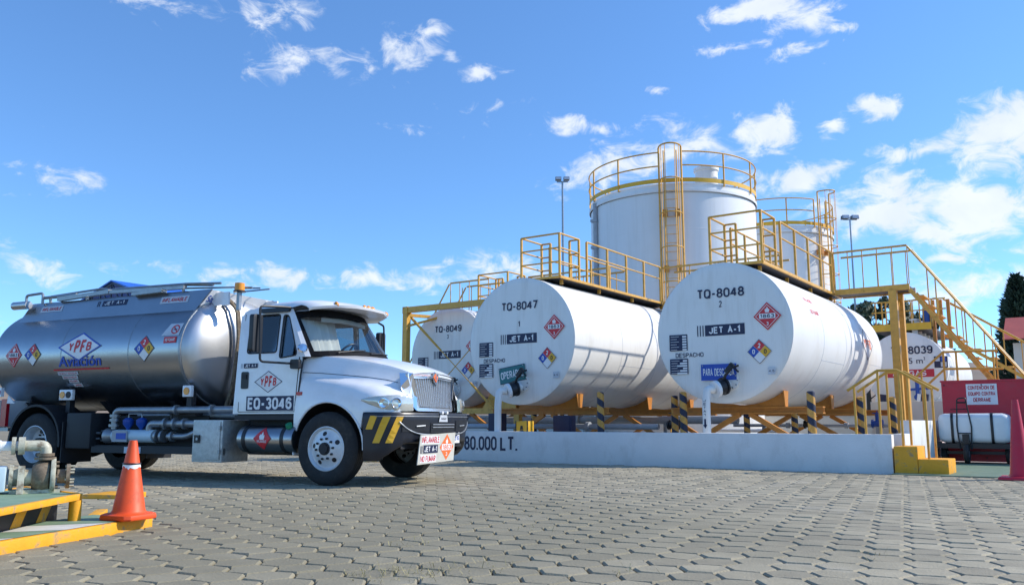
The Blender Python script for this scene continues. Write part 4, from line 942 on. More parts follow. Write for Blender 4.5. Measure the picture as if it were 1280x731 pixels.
# ------------------------------------------------------------------ crimson container with the spill trailer
ct = thing('spill_container', 'crimson open fronted metal container with a white notice board', 'container', (-1.3, 21.6, 0))
XL, XR = -3.16, 1.2; YC = 21.6
b = MB(REDP); b.box(XL, XR, YC, YC + .05, .03, 1.79); b.build('back_panel', ct)
b = MB(REDP); b.box(XL - .02, XR + .02, YC - .02, YC + .07, 1.792, 1.83); b.build('top_edge', ct)
b = MB(REDP); b.prism([(20.3, .03), (20.3, 1.3), (YC - .02, 1.79), (YC - .02, .03)], lambda a, c, o: (XR + o, a, c), 0, .05); b.build('side_panel', ct)
rc = thing('traffic_cone', 'tall slim crimson cone at the right edge of the frame before the container', 'traffic cone', (-1.26, 15.72, 0))
b = MB(REDP); b.box(-1.56, -.96, 15.42, 16.02, .006, .05, taper=.012); b.build('base', rc, bevel=.01)
b = MB(REDP); b.lathe([(.185, .05), (.17, .07), (.155, .10), (.05, 1.22), (.045, 1.25), (.03, 1.25)], (-1.26, 15.72, 0), (0, 0, 1), 32); b.build('body', rc, smooth=True)
mp = planeY(YC); b = MB(WHITEP); b.poly(rect(-2.66, -2.05, 1.28, 1.74), mp, .004); b.use(REDP)
for k, (s_, a_, e_) in enumerate((('CONTENCION DE', -2.62, -2.09), ('EQUIPO CONTRA', -2.62, -2.09), ('DERRAME', -2.53, -2.18))): b.text(s_, a_, e_, 1.615 - k * .135, 1.70 - k * .135, mp, .008, .02)
b.build('notice', ct)
b = MB(DARK)
for x in (XL + .06, -2.35, -1.45, -.6): b.cyl((x, YC, .12), (x, YC - .012, .12), .016, n=8); b.cyl((x, YC, 1.72), (x, YC - .012, 1.72), .016, n=8)
b.build('rivets', ct)
b = MB(GREENF); b.box(-3.2, 1.6, 15.95, YC, -.02, .018); tag(b.build('green_floor'), kind='structure')
tr = thing('tank_trailer', 'black trailer with a white polyethylene tank strapped on it in the container', 'trailer', (-1.95, 16.5, 0))
def rrect_sec(x, y0, y1, z0, z1, r, k=5):
    o = []
    for (cy_, cz_, a0) in ((y1 - r, z1 - r, 0), (y0 + r, z1 - r, pi / 2), (y0 + r, z0 + r, pi), (y1 - r, z0 + r, 1.5 * pi)):
        for q in range(k + 1):
            a = a0 + q * pi / 2 / k; o.append((x, cy_ + r * cos(a), cz_ + r * sin(a)))
    return o
b = MB(POLY); secs = []
for (x, s_) in ((-2.55, .72), (-2.52, .9), (-2.44, 1), (-1.54, 1), (-1.46, .9), (-1.43, .72)):
    dz = (1 - s_) * .27; secs.append(rrect_sec(x, 16.34 + dz, 16.90 - dz, .425 + dz, 1.03 - dz, .12))
b.loft(secs, closed=True, cap=True); b.build('liquid_tank', tr, smooth=True, auto=50)
b = MB(BLACK); b.box(-2.62, -1.42, 16.30, 16.94, .32, .42); b.box(-2.72, -2.5, 16.32, 16.36, .40, .46); b.build('frame', tr)
for x in (-2.32, -1.70):
    b = MB(BLACK); sec0 = rrect_sec(x - .022, 16.325, 16.915, .415, 1.042, .13); sec1 = rrect_sec(x + .022, 16.325, 16.915, .415, 1.042, .13)
    b.loft([sec0, sec1], closed=True); b.build('strap', tr, smooth=True)
b = MB(BLACK); b.box(-2.5, -1.5, 16.5, 16.56, .2, .26); b.build('axle', tr)
for x in (-2.5, -1.5):
    b = MB(RUBBER); b.lathe([(.0, -.05), (.13, -.05), (.17, -.04), (.19, 0), (.17, .04), (.13, .05), (0, .05)], (x, 16.62, .2), (1, 0, 0), 24); b.build('wheel', tr, smooth=True)
hc = thing('hand_cart', 'slim black hand cart frame with one tyre leaning on the trailer', 'hand cart', (-2.05, 16.2, 0))
b = MB(BLACK); b.tube([(-2.14, 16.22, .30), (-2.18, 16.26, .75), (-2.15, 16.30, 1.32), (-2.00, 16.30, 1.34), (-1.92, 16.26, .75), (-1.94, 16.22, .30)], .014, 8, bend=.04)
b.cyl((-2.17, 16.25, .62), (-1.93, 16.25, .62), .012, n=6); b.cyl((-2.15, 16.28, 1.24), (-2.0, 16.28, 1.24), .02, n=6); b.cyl((-2.28, 16.29, 1.10), (-1.96, 16.29, 1.11), .01, n=6); b.build('frame', hc, smooth=True)
b = MB(RUBBER); b.lathe([(.06, -.035), (.14, -.05), (.18, -.04), (.195, 0), (.18, .04), (.14, .05), (.06, .035)], (-2.02, 16.14, .212), (1, 0, .0), 24); w = b.build('tyre', hc, smooth=True)
b = MB(STEEL); b.cyl((-2.06, 16.14, .212), (-1.98, 16.14, .212), .065, n=14); b.build('hub', hc)
b = MB(BLACK); b.box(-2.09, -1.97, 16.18, 16.26, .40, .60); b.bar((-2.12, 16.16, .44), (-1.96, 16.16, .44), .03, .04); b.build('fork', hc)

tr.location = (-2.43, 20.95, .0); tr.scale = (1.23, 1.05, 1.05); hc.location = (-2.65, 20.70, 0); hc.scale = (1.08, 1.08, 1.06)
# ------------------------------------------------------------------ background
def conifer(x, y, H, Rr, label, m, n, seed, low=.06):
    r = random.Random(seed); t = thing('conifer_tree', label, 'tree', (x, y, 0))
    b = MB(BARK); b.cyl((x, y, 0), (x, y, H * .95), Rr * .09, .02, n=8)
    for k in range(26):
        z = H * (low + .85 * r.random()); a = r.random() * 2 * pi; l = Rr * (1 - z / H) ** .7 * .8; b.cyl((x, y, z), (x + l * cos(a), y + l * sin(a), z + l * .35), .035, .01, n=5)
    b.build('trunk', t)
    b = MB(m)
    for k in range(n):
        q = r.random() ** .8; z = H * (low + (1 - low) * q); a = r.random() * 2 * pi
        lobe = .78 + .22 * sin(a * 3 + z * 1.3 + seed) + .16 * sin(z * 2.7 + a * 5)
        rad = Rr * (1 - q) ** .62 * lobe * sqrt(.25 + .75 * r.random()); c = Vector((x + rad * cos(a), y + rad * sin(a), z + r.gauss(0, .1)))
        s_ = r.uniform(.14, .36); d = Vector((cos(a) * .7, sin(a) * .7, r.uniform(-.2, .9))).normalized(); e1 = d.cross(Vector((r.gauss(0, 1), r.gauss(0, 1), r.gauss(0, 1)))).normalized()
        b.add([c - e1 * s_ * .4, c + d * s_ * 1.3, c + e1 * s_ * .4, c - d * s_ * .4], [(0, 1, 2, 3)])
    b.build('crown', t, recalc=False)
conifer(-4.4, 63.5, 10.2, 2.5, 'tall dark cypress at the right edge behind the red roof', LEAF, 7000, 1)
conifer(-2.2, 64.5, 9.6, 2.4, 'dark conifer at the frame edge, just right of the tall cypress', LEAF, 5000, 5)
def leafy(x, y, H, Rr, label, m, n, seed):
    r = random.Random(seed); t = thing('broadleaf_tree', label, 'tree', (x, y, 0))
    b = MB(BARK); b.cyl((x, y, 0), (x, y, H * .75), Rr * .1, .05, n=8); cl = []
    for k in range(22):
        q = r.random(); z = H * (.35 + .6 * q); a = r.random() * 2 * pi; l = Rr * (1 - .75 * q ** 1.6) * sqrt(r.random()); c = Vector((x + l * cos(a), y + l * sin(a), z)); cl.append((c, Rr * r.uniform(.22, .42) * (1.1 - .5 * q)))
        b.cyl((x, y, z - l * .6 - .3), c, .05, .012, n=5)
    b.build('trunk', t); b = MB(m)
    for k in range(n):
        c, rad = r.choice(cl); d = Vector((r.gauss(0, 1), r.gauss(0, 1), r.gauss(0, 1))).normalized(); p = c + d * rad * r.uniform(.5, 1.15)
        s_ = r.uniform(.10, .24); u_ = Vector((r.gauss(0, 1), r.gauss(0, 1), r.gauss(0, 1) + .6)).normalized(); e = u_.cross(d).normalized() if u_.cross(d).length > .01 else Vector((1, 0, 0))
        b.add([p - e * s_ * .5, p + u_ * s_, p + e * s_ * .5, p - u_ * s_], [(0, 1, 2, 3)])
    b.build('crown', t, recalc=False)
leafy(-14.0, 63.8, 9.7, 2.2, 'grey green leafy tree, left one of those seen over TQ-8048', LEAF2, 4200, 2)
leafy(-12.3, 64.6, 10.1, 2.3, 'grey green leafy tree, tallest of those seen over TQ-8048', LEAF2, 4600, 3)
leafy(-10.4, 66, 9.0, 2.1, 'lower grey green tree behind the tall yellow posts', LEAF2, 4000, 4)
sh = thing('red_roofed_shed', 'small shed with a red sheet roof at the right edge', 'shed', (-2.0, 46.3, 0))
b = MB(CREAM); b.box(-3.6, 2, 46.6, 50, 0, 4.6); b.build('wall', sh)
for k in range(7):
    x = -3.95 + k * .9; b = MB(ROOFR); b.add([(x, 45.9, 4.72), (x + .86, 45.9, 4.72), (x + .86, 48.3, 5.95), (x, 48.3, 5.95), (x, 45.9, 4.76), (x + .86, 45.9, 4.76), (x + .86, 48.3, 5.99), (x, 48.3, 5.99)], [(3, 2, 1, 0), (4, 5, 6, 7), (0, 1, 5, 4), (1, 2, 6, 5), (2, 3, 7, 6), (3, 0, 4, 7)]); b.build('roof_sheet', sh)
b = MB(DARK); b.box(-3.2, -2.0, 46.57, 46.6, 0, 2.4); b.build('door', sh)
for (x, y, w_, h_, m_, lab) in ((-6.0, 75, 5, 3.4, TEAL, 'low teal sided building beyond the staircase'), (-1.5, 80, 6, 3.0, CREAM, 'low pale building on the horizon right of the stairs')):
    t = thing('low_building', lab, 'building', (x, y, 0)); b = MB(m_); b.box(x - w_ / 2, x + w_ / 2, y, y + 6, 0, h_); b.build('wall', t)
    b = MB(STEEL); b.box(x - w_ / 2 - .2, x + w_ / 2 + .2, y - .3, y + 6.2, h_ + .002, h_ + .2); b.build('roof', t)
    for k in range(3):
        b = MB(DARK); b.box(x - w_ / 2 + .6 + k * 1.6, x - w_ / 2 + 1.6 + k * 1.6, y - .03, y, 1.2, 2.1); b.build('window', t)
# hills
r = random.Random(11); secs = []
prof = []
for k in range(121):
    a = radians(-80 + k * 160 / 120); d = 1100
    h = 78 + 14 * sin(k * .21) + 9 * sin(k * .53 + 1) + 5 * sin(k * 1.37 + 2)
    prof.append((sin(a) * d, cos(a) * d, max(12, h)))
b = MB(HILL); rows = []
for q, (s_, hh) in enumerate(((.75, -.02), (.82, .25), (.9, .6), (1.0, 1.0), (1.2, .9))): rows.append([(p[0] * s_, p[1] * s_, p[2] * hh * (1 + .12 * sin(i * .9 + q))) for i, p in enumerate(prof)])
b.loft(rows); tag(b.build('hills', smooth=True, recalc=False), kind='structure')
# blue roofed canopy behind the truck
cn = thing('canopy', 'blue roofed open canopy with lattice trusses behind the truck', 'canopy', (-30, 22, 0))
XA, XB, XM, YA, YB, ZE, ZR = -33.0, -27.2, -30.0, 16.8, 25.2, 5.2, 6.05
for k in range(12):
    y = YA + k * (YB - YA) / 12; y2 = y + (YB - YA) / 12 - .02
    for (xa, xb) in ((XA, XM), (XB, XM)):
        b = MB(ROOFB); b.add([(xa, y, ZE), (xa, y2, ZE), (xb, y2, ZR), (xb, y, ZR), (xa, y, ZE + .05), (xa, y2, ZE + .05), (xb, y2, ZR + .05), (xb, y, ZR + .05)], [(3, 2, 1, 0), (4, 5, 6, 7), (0, 1, 5, 4), (1, 2, 6, 5), (2, 3, 7, 6), (3, 0, 4, 7)]); b.build('roof_sheet', cn)
for y in (YA + .1, YA + 4.2, YB - .1):
    b = MB(NAVY); b.bar((XA, y, ZE - .05), (XB, y, ZE - .05), .1, .12); b.bar((XA, y, ZE), (XM, y, ZR - .06), .08, .08); b.bar((XB, y, ZE), (XM, y, ZR - .06), .08, .08)
    for k in range(1, 8):
        x = XA + k * (XB - XA) / 8; zt = ZE + (ZR - ZE) * (1 - abs(x - XM) / 3.0); b.bar((x, y, ZE - .05), (x, y, zt), .05, .05); x2 = x + (XB - XA) / 8; b.bar((x, y, zt), (x2, y, ZE - .05), .04, .04)
    b.build('roof_truss', cn)
    for x in (XA + .3, XB - .3):
        b = MB(BLUEP); b.box(x - .12, x + .12, y - .12, y + .12, 0, ZE - .1); b.build('column', cn)
# ------------------------------------------------------------------ pump island, cone
d2 = Vector((-.62, .785, 0)); p2 = Vector((-.995, .10, 0))      # the skid's end is cut at an angle
e1 = Vector((-.35, .937, 0)); e2 = Vector((-.937, -.35, 0))
isl = thing('pump_island', 'low concrete kerb with yellow edge and green and white striped top', 'kerb', (-6.6, 3.4, 0))
F1 = Vector((-6.92, 4.41, 0)); ZC = .085
def quadblock(b, o, u_, a0, a1, v_, c0, c1, z0, z1):
    P = [o + u_ * a + v_ * c for (a, c) in ((a0, c0), (a1, c0), (a1, c1), (a0, c1))]
    return b.add([(p.x, p.y, z0) for p in P] + [(p.x, p.y, z1) for p in P], [(3, 2, 1, 0), (4, 5, 6, 7), (0, 1, 5, 4), (1, 2, 6, 5), (2, 3, 7, 6), (3, 0, 4, 7)])
b = MB(YEL2); quadblock(b, F1, e1, -5.2, 0, e2, 0, .62, -.03, ZC); b.build('kerb_block', isl, bevel=.012)
for k in range(11):
    m_ = GREENP if k % 2 == 0 else GREYW
    a0 = -.05 - k * .47; sk = -.42
    P = [F1 + e1 * a0 + e2 * .03, F1 + e1 * (a0 - .455) + e2 * .03, F1 + e1 * (a0 - .455 + sk) + e2 * .60, F1 + e1 * (a0 + sk) + e2 * .60]
    if k == 0: P[0] = F1 + e1 * -.03 + e2 * .03; P[3] = F1 + e1 * -.03 + e2 * .60; P = [P[0], P[1], P[2], P[3]]
    b = MB(m_); b.add([(p.x, p.y, ZC + .004) for p in P], [(0, 1, 2, 3)]); b.build('painted_stripe', isl)
b = MB(YEL2); quadblock(b, Vector((-7.75, 4.28, 0)), Vector((-.80, .60, 0)), 0, .55, Vector((.60, .80, 0)), 0, .10, -.02, .06); b.build('corner_kerb', isl, bevel=.008)
# skid
Cn = Vector((-7.16, 3.90, 0))
skid = thing('pump_skid', 'yellow steel skid frame with a green deck and striped side plate', 'skid', (-7.6, 3.6, 0))
b = MB(YEL2); quadblock(b, Cn, d2, -3.2, 0, p2, 0, .07, .255, .305); b.build('front_rail', skid, bevel=.006)
b = MB(YEL2); quadblock(b, Cn + p2 * .072, p2, 0, 1.2, d2 * -1, 0, .06, .257, .307); b.build('end_rail', skid, bevel=.006)
b = MB(YEL2); quadblock(b, Cn + p2 * 1.2, d2, -3.2, -.062, p2, 0, .07, .255, .305); b.build('rear_rail', skid, bevel=.006)
b = MB(YEL2); P = Cn + d2 * -.08 + p2 * .05; b.cyl((P.x, P.y, .05), (P.x, P.y, .254), .05, n=16); b.build('leg', skid, smooth=True)
b = MB(YEL2); quadblock(b, Vector((-10.1, 5.5, 0)), Vector((.92, .39, 0)), 0, .5, Vector((-.39, .92, 0)), 0, .5, -.02, .05); b.build('far_foot', skid, bevel=.006)
b = MB(GREENP); quadblock(b, Cn + p2 * .07, d2, -3.1, -.06, p2, 0, 1.12, .278, .299); b.build('deck', skid)
b = MB(DARK); quadblock(b, Cn + p2 * .08, d2, -3.1, -.07, p2, 0, .34, .262, .272); b.build('under_deck', skid)
b = MB(BLACK); quadblock(b, Cn + p2 * .36, d2, -3.1, -.12, p2, 0, .03, .02, .25); pl = b.build('side_plate', skid)
for k in range(8):
    a0 = -.2 - k * .40; b = MB(YEL2)
    P = [Cn + p2 * .357 + d2 * a for a in (a0, a0 - .16, a0 - .33, a0 - .17)]
    b.add([(P[0].x, P[0].y, .245), (P[1].x, P[1].y, .245), (P[2].x, P[2].y, .025), (P[3].x, P[3].y, .025)], [(0, 1, 2, 3)]); b.build('hazard_stripe', pl)
# pump
pump = thing('fuel_pump', 'rusty cream centrifugal pump with flanged elbow and pale blue motor', 'pump', (-7.61, 3.79, .30))
P1 = Vector((-7.61, 3.79, .432))
Z = Vector((0, 0, 1)); pa = Vector((.45, .893, 0)); pb = Vector((-.893, .45, 0))
b = MB(RUST); b.lathe([(.03, -.10), (.10, -.09), (.13, -.055), (.14, -.01), (.13, .035), (.10, .05), (.06, .055)], P1, pa, 28); b.build('volute', pump, smooth=True)
b = MB(TEAM); b.lathe([(.06, .045), (.155, .05), (.16, .065), (.155, .085), (.06, .09)], P1, pa, 28); b.build('casing_ring', pump, smooth=True)
b = MB(RUST); b.cyl(P1 + pa * .10, P1 + pa * .17, .06, n=16); b.cyl(P1 + pa * .17, P1 + pa * .20, .105, n=24); b.build('suction_flange', pump, smooth=True)
for k in range(6):
    a = k * pi / 3 + .3; q = P1 + pa * .2 + pb * .085 * cos(a) + Z * .085 * sin(a)
    b = MB(TEAM); b.cyl(q - pa * .04, q + pa * .035, .011, n=6); b.build('bolt', pump)
for k in range(8):
    a = k * pi / 4; q = P1 + pa * .09 + pb * .122 * cos(a) + Z * .122 * sin(a)
    b = MB(RUST); b.cyl(q, q + pa * .022, .010, n=6); b.build('bolt', pump)
b = MB(TEAM); b.cyl(P1 - pa * .24, P1 - pa * .08, .075, n=18); b.cyl(P1 - pa * .26, P1 - pa * .23, .105, n=18); q = P1 - pa * .17; b.bar(q - pb * .10 - Z * .15, q - pb * .02 + Z * .08, .05, .12); b.build('bearing_housing', pump, smooth=True)
b = MB(TEAM); quadblock(b, P1 - Z * P1.z - pa * .17, pa, -.08, .30, pb, -.09, .09, .300, .330); quadblock(b, P1 - Z * P1.z, pa, -.04, .04, pb, -.08, .08, .33, .345); b.build('foot', pump)
b = MB(MOTORB); quadblock(b, P1 - Z * P1.z - pa * .28, pa, -.95, 0, pb, -.16, .16, .32, .525); b.build('motor_cover', pump, bevel=.02)
b = MB(RUST); b.cyl(P1 + Z * .14, P1 + Z * .175, .05, n=16); b.cyl(P1 + Z * .145, P1 + Z * .165, .085, n=20); b.build('discharge_flange', pump, smooth=True)
b = MB(TEAM); b.tube([P1 + Z * .16, P1 + Z * .265, P1 + Z * .265 - pa * .16], .046, 14, bend=.09); b.build('elbow', pump, smooth=True)
b = MB(RUST); b.cyl(P1 + Z * .175, P1 + Z * .20, .07, n=20); b.build('elbow_flange', pump, smooth=True)
b = MB(TEAM); q = P1 + Z * .265; b.cyl(q - pa * .16, q - pa * .21, .075, n=20); b.cyl(q - pa * .23, q - pa * .26, .075, n=20); b.build('pipe_flange', pump, smooth=True)
b = MB(WHITEP); b.cyl(q - pa * .21, q - pa * 1.6, .04, n=14); b.build('discharge_pipe', pump, smooth=True)
for k in range(3):
    b = MB(WHITEP); b.cyl(q - pa * (.34 + k * .16), q - pa * (.37 + k * .16), .05, n=14); b.build('pipe_clamp', pump, smooth=True)
# cone
cc_ = Vector((-6.89, 4.16, ZC + .006))
con = thing('traffic_cone', 'orange traffic cone with torn white band standing on the kerb end', 'traffic cone', cc_)
b = MB(CONE)
def octo(h, r_, z):
    o = []
    for k in range(8):
        a = radians(22.5 + 45 * k + 40); o.append(cc_ + Vector((cos(a) * r_, sin(a) * r_, z)))
    return o
def sq(hw, z, c=.04):
    base = [(hw - c, -hw), (hw, -hw + c), (hw, hw - c), (hw - c, hw), (-hw + c, hw), (-hw, hw - c), (-hw, -hw + c), (-hw + c, -hw)]; a = radians(12)
    return [cc_ + Vector((x * cos(a) - y * sin(a), x * sin(a) + y * cos(a), z)) for x, y in base]
b.loft([sq(.172, 0), sq(.176, .012), sq(.172, .04), sq(.145, .052)], closed=True, cap=True); b.build('base', con, bevel=.004)
b = MB(CONE); b.lathe([(.15, .05), (.14, .058), (.130, .075), (.034, .64), (.031, .652), (.023, .652), (.021, .60)], cc_, Z, 40); b.build('body', con, smooth=True, auto=50)
rr = random.Random(4); V_ = []; nseg = 36
for k in range(nseg):
    a = 2 * pi * k / nseg; zl = .425 + .012 * sin(a * 3) + rr.uniform(-.012, .012); zh = .452 + .004 * sin(a * 2)
    for z in (zl, zh):
        r_ = .130 - (z - .075) * (.096 / .565) + .003; V_.append(cc_ + Vector((r_ * cos(a), r_ * sin(a), z)))
b = MB(WHITEP); b.add(V_, [(2 * k, (2 * k + 2) % (2 * nseg), (2 * k + 3) % (2 * nseg), 2 * k + 1) for k in range(nseg)]); b.build('torn_band', con)
b = MB(BLACK); z = .458; b.tube([cc_ + Vector(((.130 - (z - .075) * .170 + .004) * cos(k * pi / 18), (.130 - (z - .075) * .170 + .004) * sin(k * pi / 18), z)) for k in range(36)], .007, 6, closed=True)
b.build('cord', con)

# ------------------------------------------------------------------ fuel truck   (local x forward, y left, z up; the near side is y < 0)
TR = thing('tank_truck', 'white cab aviation fuel tanker with polished aluminium tank parked before the tanks', 'truck', (-9.46, 9.66, 0), radians(10.5))
def LM(*m): return MB(*m, local=True)
def lerp(a, b_, t): return a + (b_ - a) * t
def interp(tab, x):
    if x <= tab[0][0]: return tab[0][1:]
    for p, q in zip(tab, tab[1:]):
        if x <= q[0]:
            t = (x - p[0]) / (q[0] - p[0]); return tuple(lerp(i, j, t) for i, j in zip(p[1:], q[1:]))
    return tab[-1][1:]
# --- tank
TA, TB, TCZ, U0, U1 = 1.2, .96, 2.06, -7.35, -2.85
def tm(u, z, o):
    q = max(-.999, min(.999, (z - TCZ) / TB)); v = TA * sqrt(1 - q * q); n = Vector((v / TA ** 2, (z - TCZ) / TB ** 2)).normalized()
    return (u, -(v + n.x * o), z + n.y * o)
def ell(u, k=1.0, dz=0.0): return [(u, TA * k * cos(2 * pi * i / 80), TCZ + TB * k * sin(2 * pi * i / 80)) for i in range(80)]
b = LM(ALU); b.loft([ell(U0), ell(lerp(U0, U1, .33)), ell(lerp(U0, U1, .66)), ell(U1)], closed=True); tank = b.build('tank_barrel', TR, smooth=True, recalc=True)
for (uu, s_, nm) in ((U1, 1, 'front_head'), (U0, -1, 'rear_head')):
    b = LM(ALUH); b.loft([ell(uu), ell(uu + s_ * .05, .985), ell(uu + s_ * .12, .93), ell(uu + s_ * .20, .78), ell(uu + s_ * .26, .5), ell(uu + s_ * .28, .2), ell(uu + s_ * .285, .01)], closed=True); b.build(nm, TR, smooth=True)
b = LM(STEEL); b.loft([ell(U1 - .03, 1.001), ell(U1 - .03, 1.012), ell(U1 + .015, 1.012), ell(U1 + .015, .99)], closed=True); b.build('head_flange', TR, smooth=True)
for uu in (-4.0, -5.6):
    b = LM(STEEL); b.loft([ell(uu - .012, 1.001), ell(uu, 1.003), ell(uu + .012, 1.001)], closed=True); b.build('tank_seam', TR, smooth=True)
# coaming along the top
b = LM(ALU); CO = [(-.89, 2.70), (-.76, 3.06), (-.735, 3.06), (-.86, 2.70)]
for s_ in (1, -1):
    b.loft([[(-7.2, s_ * CO[0][0], CO[0][1]), (-7.05, s_ * CO[1][0], CO[1][1]), (-7.05, s_ * CO[2][0], CO[2][1]), (-7.2, s_ * CO[3][0], CO[3][1])],
            [(-2.90, s_ * CO[0][0], CO[0][1]), (-2.68, s_ * CO[1][0], CO[1][1]), (-2.68, s_ * CO[2][0], CO[2][1]), (-2.90, s_ * CO[3][0], CO[3][1])]], closed=True, cap=True)
b.build('coaming', TR)
b = LM(TRUCKW); b.add([(-2.90, -.84, 2.72), (-2.90, .84, 2.72), (-2.68, .74, 3.05), (-2.68, -.74, 3.05), (-2.93, -.84, 2.72), (-2.93, .84, 2.72), (-2.71, .74, 3.05), (-2.71, -.74, 3.05)], [(0, 1, 2, 3), (7, 6, 5, 4), (0, 4, 5, 1), (1, 5, 6, 2), (2, 6, 7, 3), (3, 7, 4, 0)])
for s_ in (-1, 1): b.box(-2.90, -2.45, s_ * .60 - .02, s_ * .60 + .02, 2.80, 3.02)
cp = b.build('coaming_front', TR)
fr_map = lambda a, c, o: (-2.90 + (c - 2.72) * .22 / .33 + o, a, c)
b = LM(BLUEP); b.text('SaTrans', -.76, -.26, 2.86, 2.96, fr_map, .006, .01, .15); b.build('maker_lettering', cp)
cm = lambda u, z, o: (u, -(.89 - (z - 2.70) * .361) - o, z + o * .34)
jet_sign(TR, cm, -5.27, -4.55, 2.90, 3.0, local=True, bars=2)
b = LM(GREYP); b.poly(rect(-3.75, -3.12, 2.86, 2.98), cm, .004); b.use(RED).text('INFLAMABLE', -3.71, -3.16, 2.885, 2.955, cm, .008, .012, .2); b.build('warning_strip', TR)
b = LM(GREYP); b.poly(rect(-6.72, -6.15, 2.87, 2.98), cm, .004); b.use(RED).text('INFLAMABLE', -6.68, -6.19, 2.895, 2.955, cm, .008, .012, .2); b.build('warning_strip', TR)
# rails and hoses on top
b = LM(STEEL); b.tube([(-7.15, -.8, 3.02), (-7.18, -.8, 3.22), (-6.72, -.8, 3.24), (-6.72, -.8, 3.04)], .025, 8, bend=.07)
b.tube([(-6.72, -.78, 3.15), (-5.85, -.78, 3.16)], .03, 8); b.tube([(-6.6, -.72, 3.18), (-5.3, -.72, 3.24), (-4.95, -.72, 3.19)], .02, 8)
b.build('top_rail', TR, smooth=True)
b = LM(STEEL); b.bar((-6.3, -.78, 3.10), (-5.0, -.78, 3.16), .10, .07); b.bar((-5.0, -.78, 3.15), (-3.25, -.78, 3.12), .08, .055); b.bar((-4.4, -.8, 3.07), (-3.7, -.8, 3.09), .12, .05)
b.tube([(-4.95, -.74, 3.2), (-3.35, -.70, 3.19), (-2.75, -.66, 3.15)], .028, 8); b.tube([(-3.3, -.74, 3.19), (-2.6, -.64, 3.17)], .02, 8); b.build('folded_handrail', TR, smooth=True)
b = LM(STEEL); b.tube([(-3.3, -.7, 3.12), (-2.5, -.45, 3.12), (-2.15, -.4, 3.10)], .016, 6); b.tube([(-3.1, .2, 3.16), (-2.5, -.2, 3.14), (-2.2, -.15, 3.13)], .014, 6); b.tube([(-3.2, .4, 3.2), (-2.3, .2, 3.17)], .014, 6); b.build('cable', TR, smooth=True)
b = LM(ALUH); b.cyl((-7.35, -.9, 3.02), (-6.95, -.9, 3.02), .075, n=16); b.build('vapour_pipe', TR, smooth=True)
for u in (-6.55, -5.6, -4.4, -3.3):
    b = LM(STEEL); b.bar((u, -.76, 3.05), (u, -.78, 3.16), .035, .035); b.build('rail_bracket', TR)
b = LM(STEEL)
for u in (-6.2, -5.0, -3.8): b.cyl((u, 0, 2.95), (u, 0, 3.10), .25, n=20)
b.build('hatch', TR, smooth=True)
b = LM(RUST); b.tube([(-2.72, -.45, 3.0), (-2.52, -.30, 2.80), (-2.49, -.25, 2.3), (-2.52, -.30, 1.5), (-2.6, -.34, 1.15)], .026, 8, bend=.12); b.tube([(-2.72, -.50, 3.0), (-2.50, -.36, 2.78), (-2.48, -.31, 2.3), (-2.51, -.36, 1.5), (-2.6, -.4, 1.15)], .026, 8, bend=.12); b.build('drain_hose', TR, smooth=True)
b = LM(STEEL); b.box(-2.36, -2.30, -.53, -.47, 2.72, 3.02); b.build('beacon_bracket', TR)
b = LM(AMBER); b.cyl((-2.33, -.5, 3.03), (-2.33, -.5, 3.17), .085, .08, n=18); bc = b.build('beacon', TR, smooth=True)
b = LM(BLACK); b.cyl((-2.33, -.5, 3.02), (-2.33, -.5, 3.045), .10, n=18); b.build('base', bc)
# printing on the tank
SUB = .09
b = LM(WHITEP); b.poly(diamond(-5.15, 2.165, .53, .245), tm, .006, SUB)
for k in range(4):
    o_ = diamond(-5.15, 2.165, .53, .245); i_ = diamond(-5.15, 2.165, .475, .22); b.use(BLUEP).poly([o_[k], o_[(k + 1) % 4], i_[(k + 1) % 4], i_[k]], tm, .010, SUB)
for k, (ch, h) in enumerate((('Y', .075), ('P', .115), ('F', .115), ('B', .075))):
    x = -5.42 + k * .145; b.use(RED).text(ch, x, x + .115, 2.165 - h, 2.165 + h, tm, .012, .03, .1, sub=SUB)
b.build('company_emblem', TR)
b = LM(BLUEP); b.text('Aviación', -5.66, -4.62, 1.835, 2.015, tm, .008, .02, .1, sub=SUB); b.use(RED).poly(rect(-5.80, -4.45, 1.775, 1.80), tm, .008, SUB); b.build('lettering', TR)
b = LM(GREYP)
for k, (a_, c_) in enumerate(((-5.72, -5.22), (-5.64, -5.26), (-5.52, -5.28), (-5.46, -5.24))): b.poly(rect(a_, c_, 1.70 - k * .065, 1.755 - k * .065), tm, .007, SUB)
b.use(RED)
for k, (a_, c_) in enumerate(((-5.69, -5.25), (-5.61, -5.29), (-5.49, -5.31), (-5.43, -5.27))): b.text(('MANTENGA', 'DISTANCIA', 'PELIGRO', 'CARGA')[k], a_, c_, 1.712 - k * .065, 1.742 - k * .065, tm, .011, .0, sub=SUB)
b.build('caution_labels', TR)
hazard(TR, tm, -6.81, 2.07, .215, .215, '1863', sub=SUB, local=True, L=1.4)
fire_diamond(TR, tm, -6.31, 2.065, .205, .19, sub=SUB, local=True, L=1.4)
fire_diamond(TR, tm, -3.63, 2.08, .215, .20, sub=SUB, local=True, L=1.4)
b = LM(GREYP); b.poly([(-3.30, 2.27), (-2.92, 2.27), (-2.90, 2.47), (-3.18, 2.47)], tm, .006, SUB)
ring = [(-3.03 + .085 * cos(k * pi / 12), 2.37 + .075 * sin(k * pi / 12)) for k in range(24)]; rin = [(-3.03 + .065 * cos(k * pi / 12), 2.37 + .057 * sin(k * pi / 12)) for k in range(24)]
b.use(RED)
for k in range(24): b.poly([ring[k], ring[(k + 1) % 24], rin[(k + 1) % 24], rin[k]], tm, .010)
b.poly([(-3.09, 2.415), (-3.075, 2.425), (-2.97, 2.325), (-2.985, 2.315)], tm, .010); b.use(NAVY).poly(rect(-3.07, -2.99, 2.36, 2.375), tm, .009)
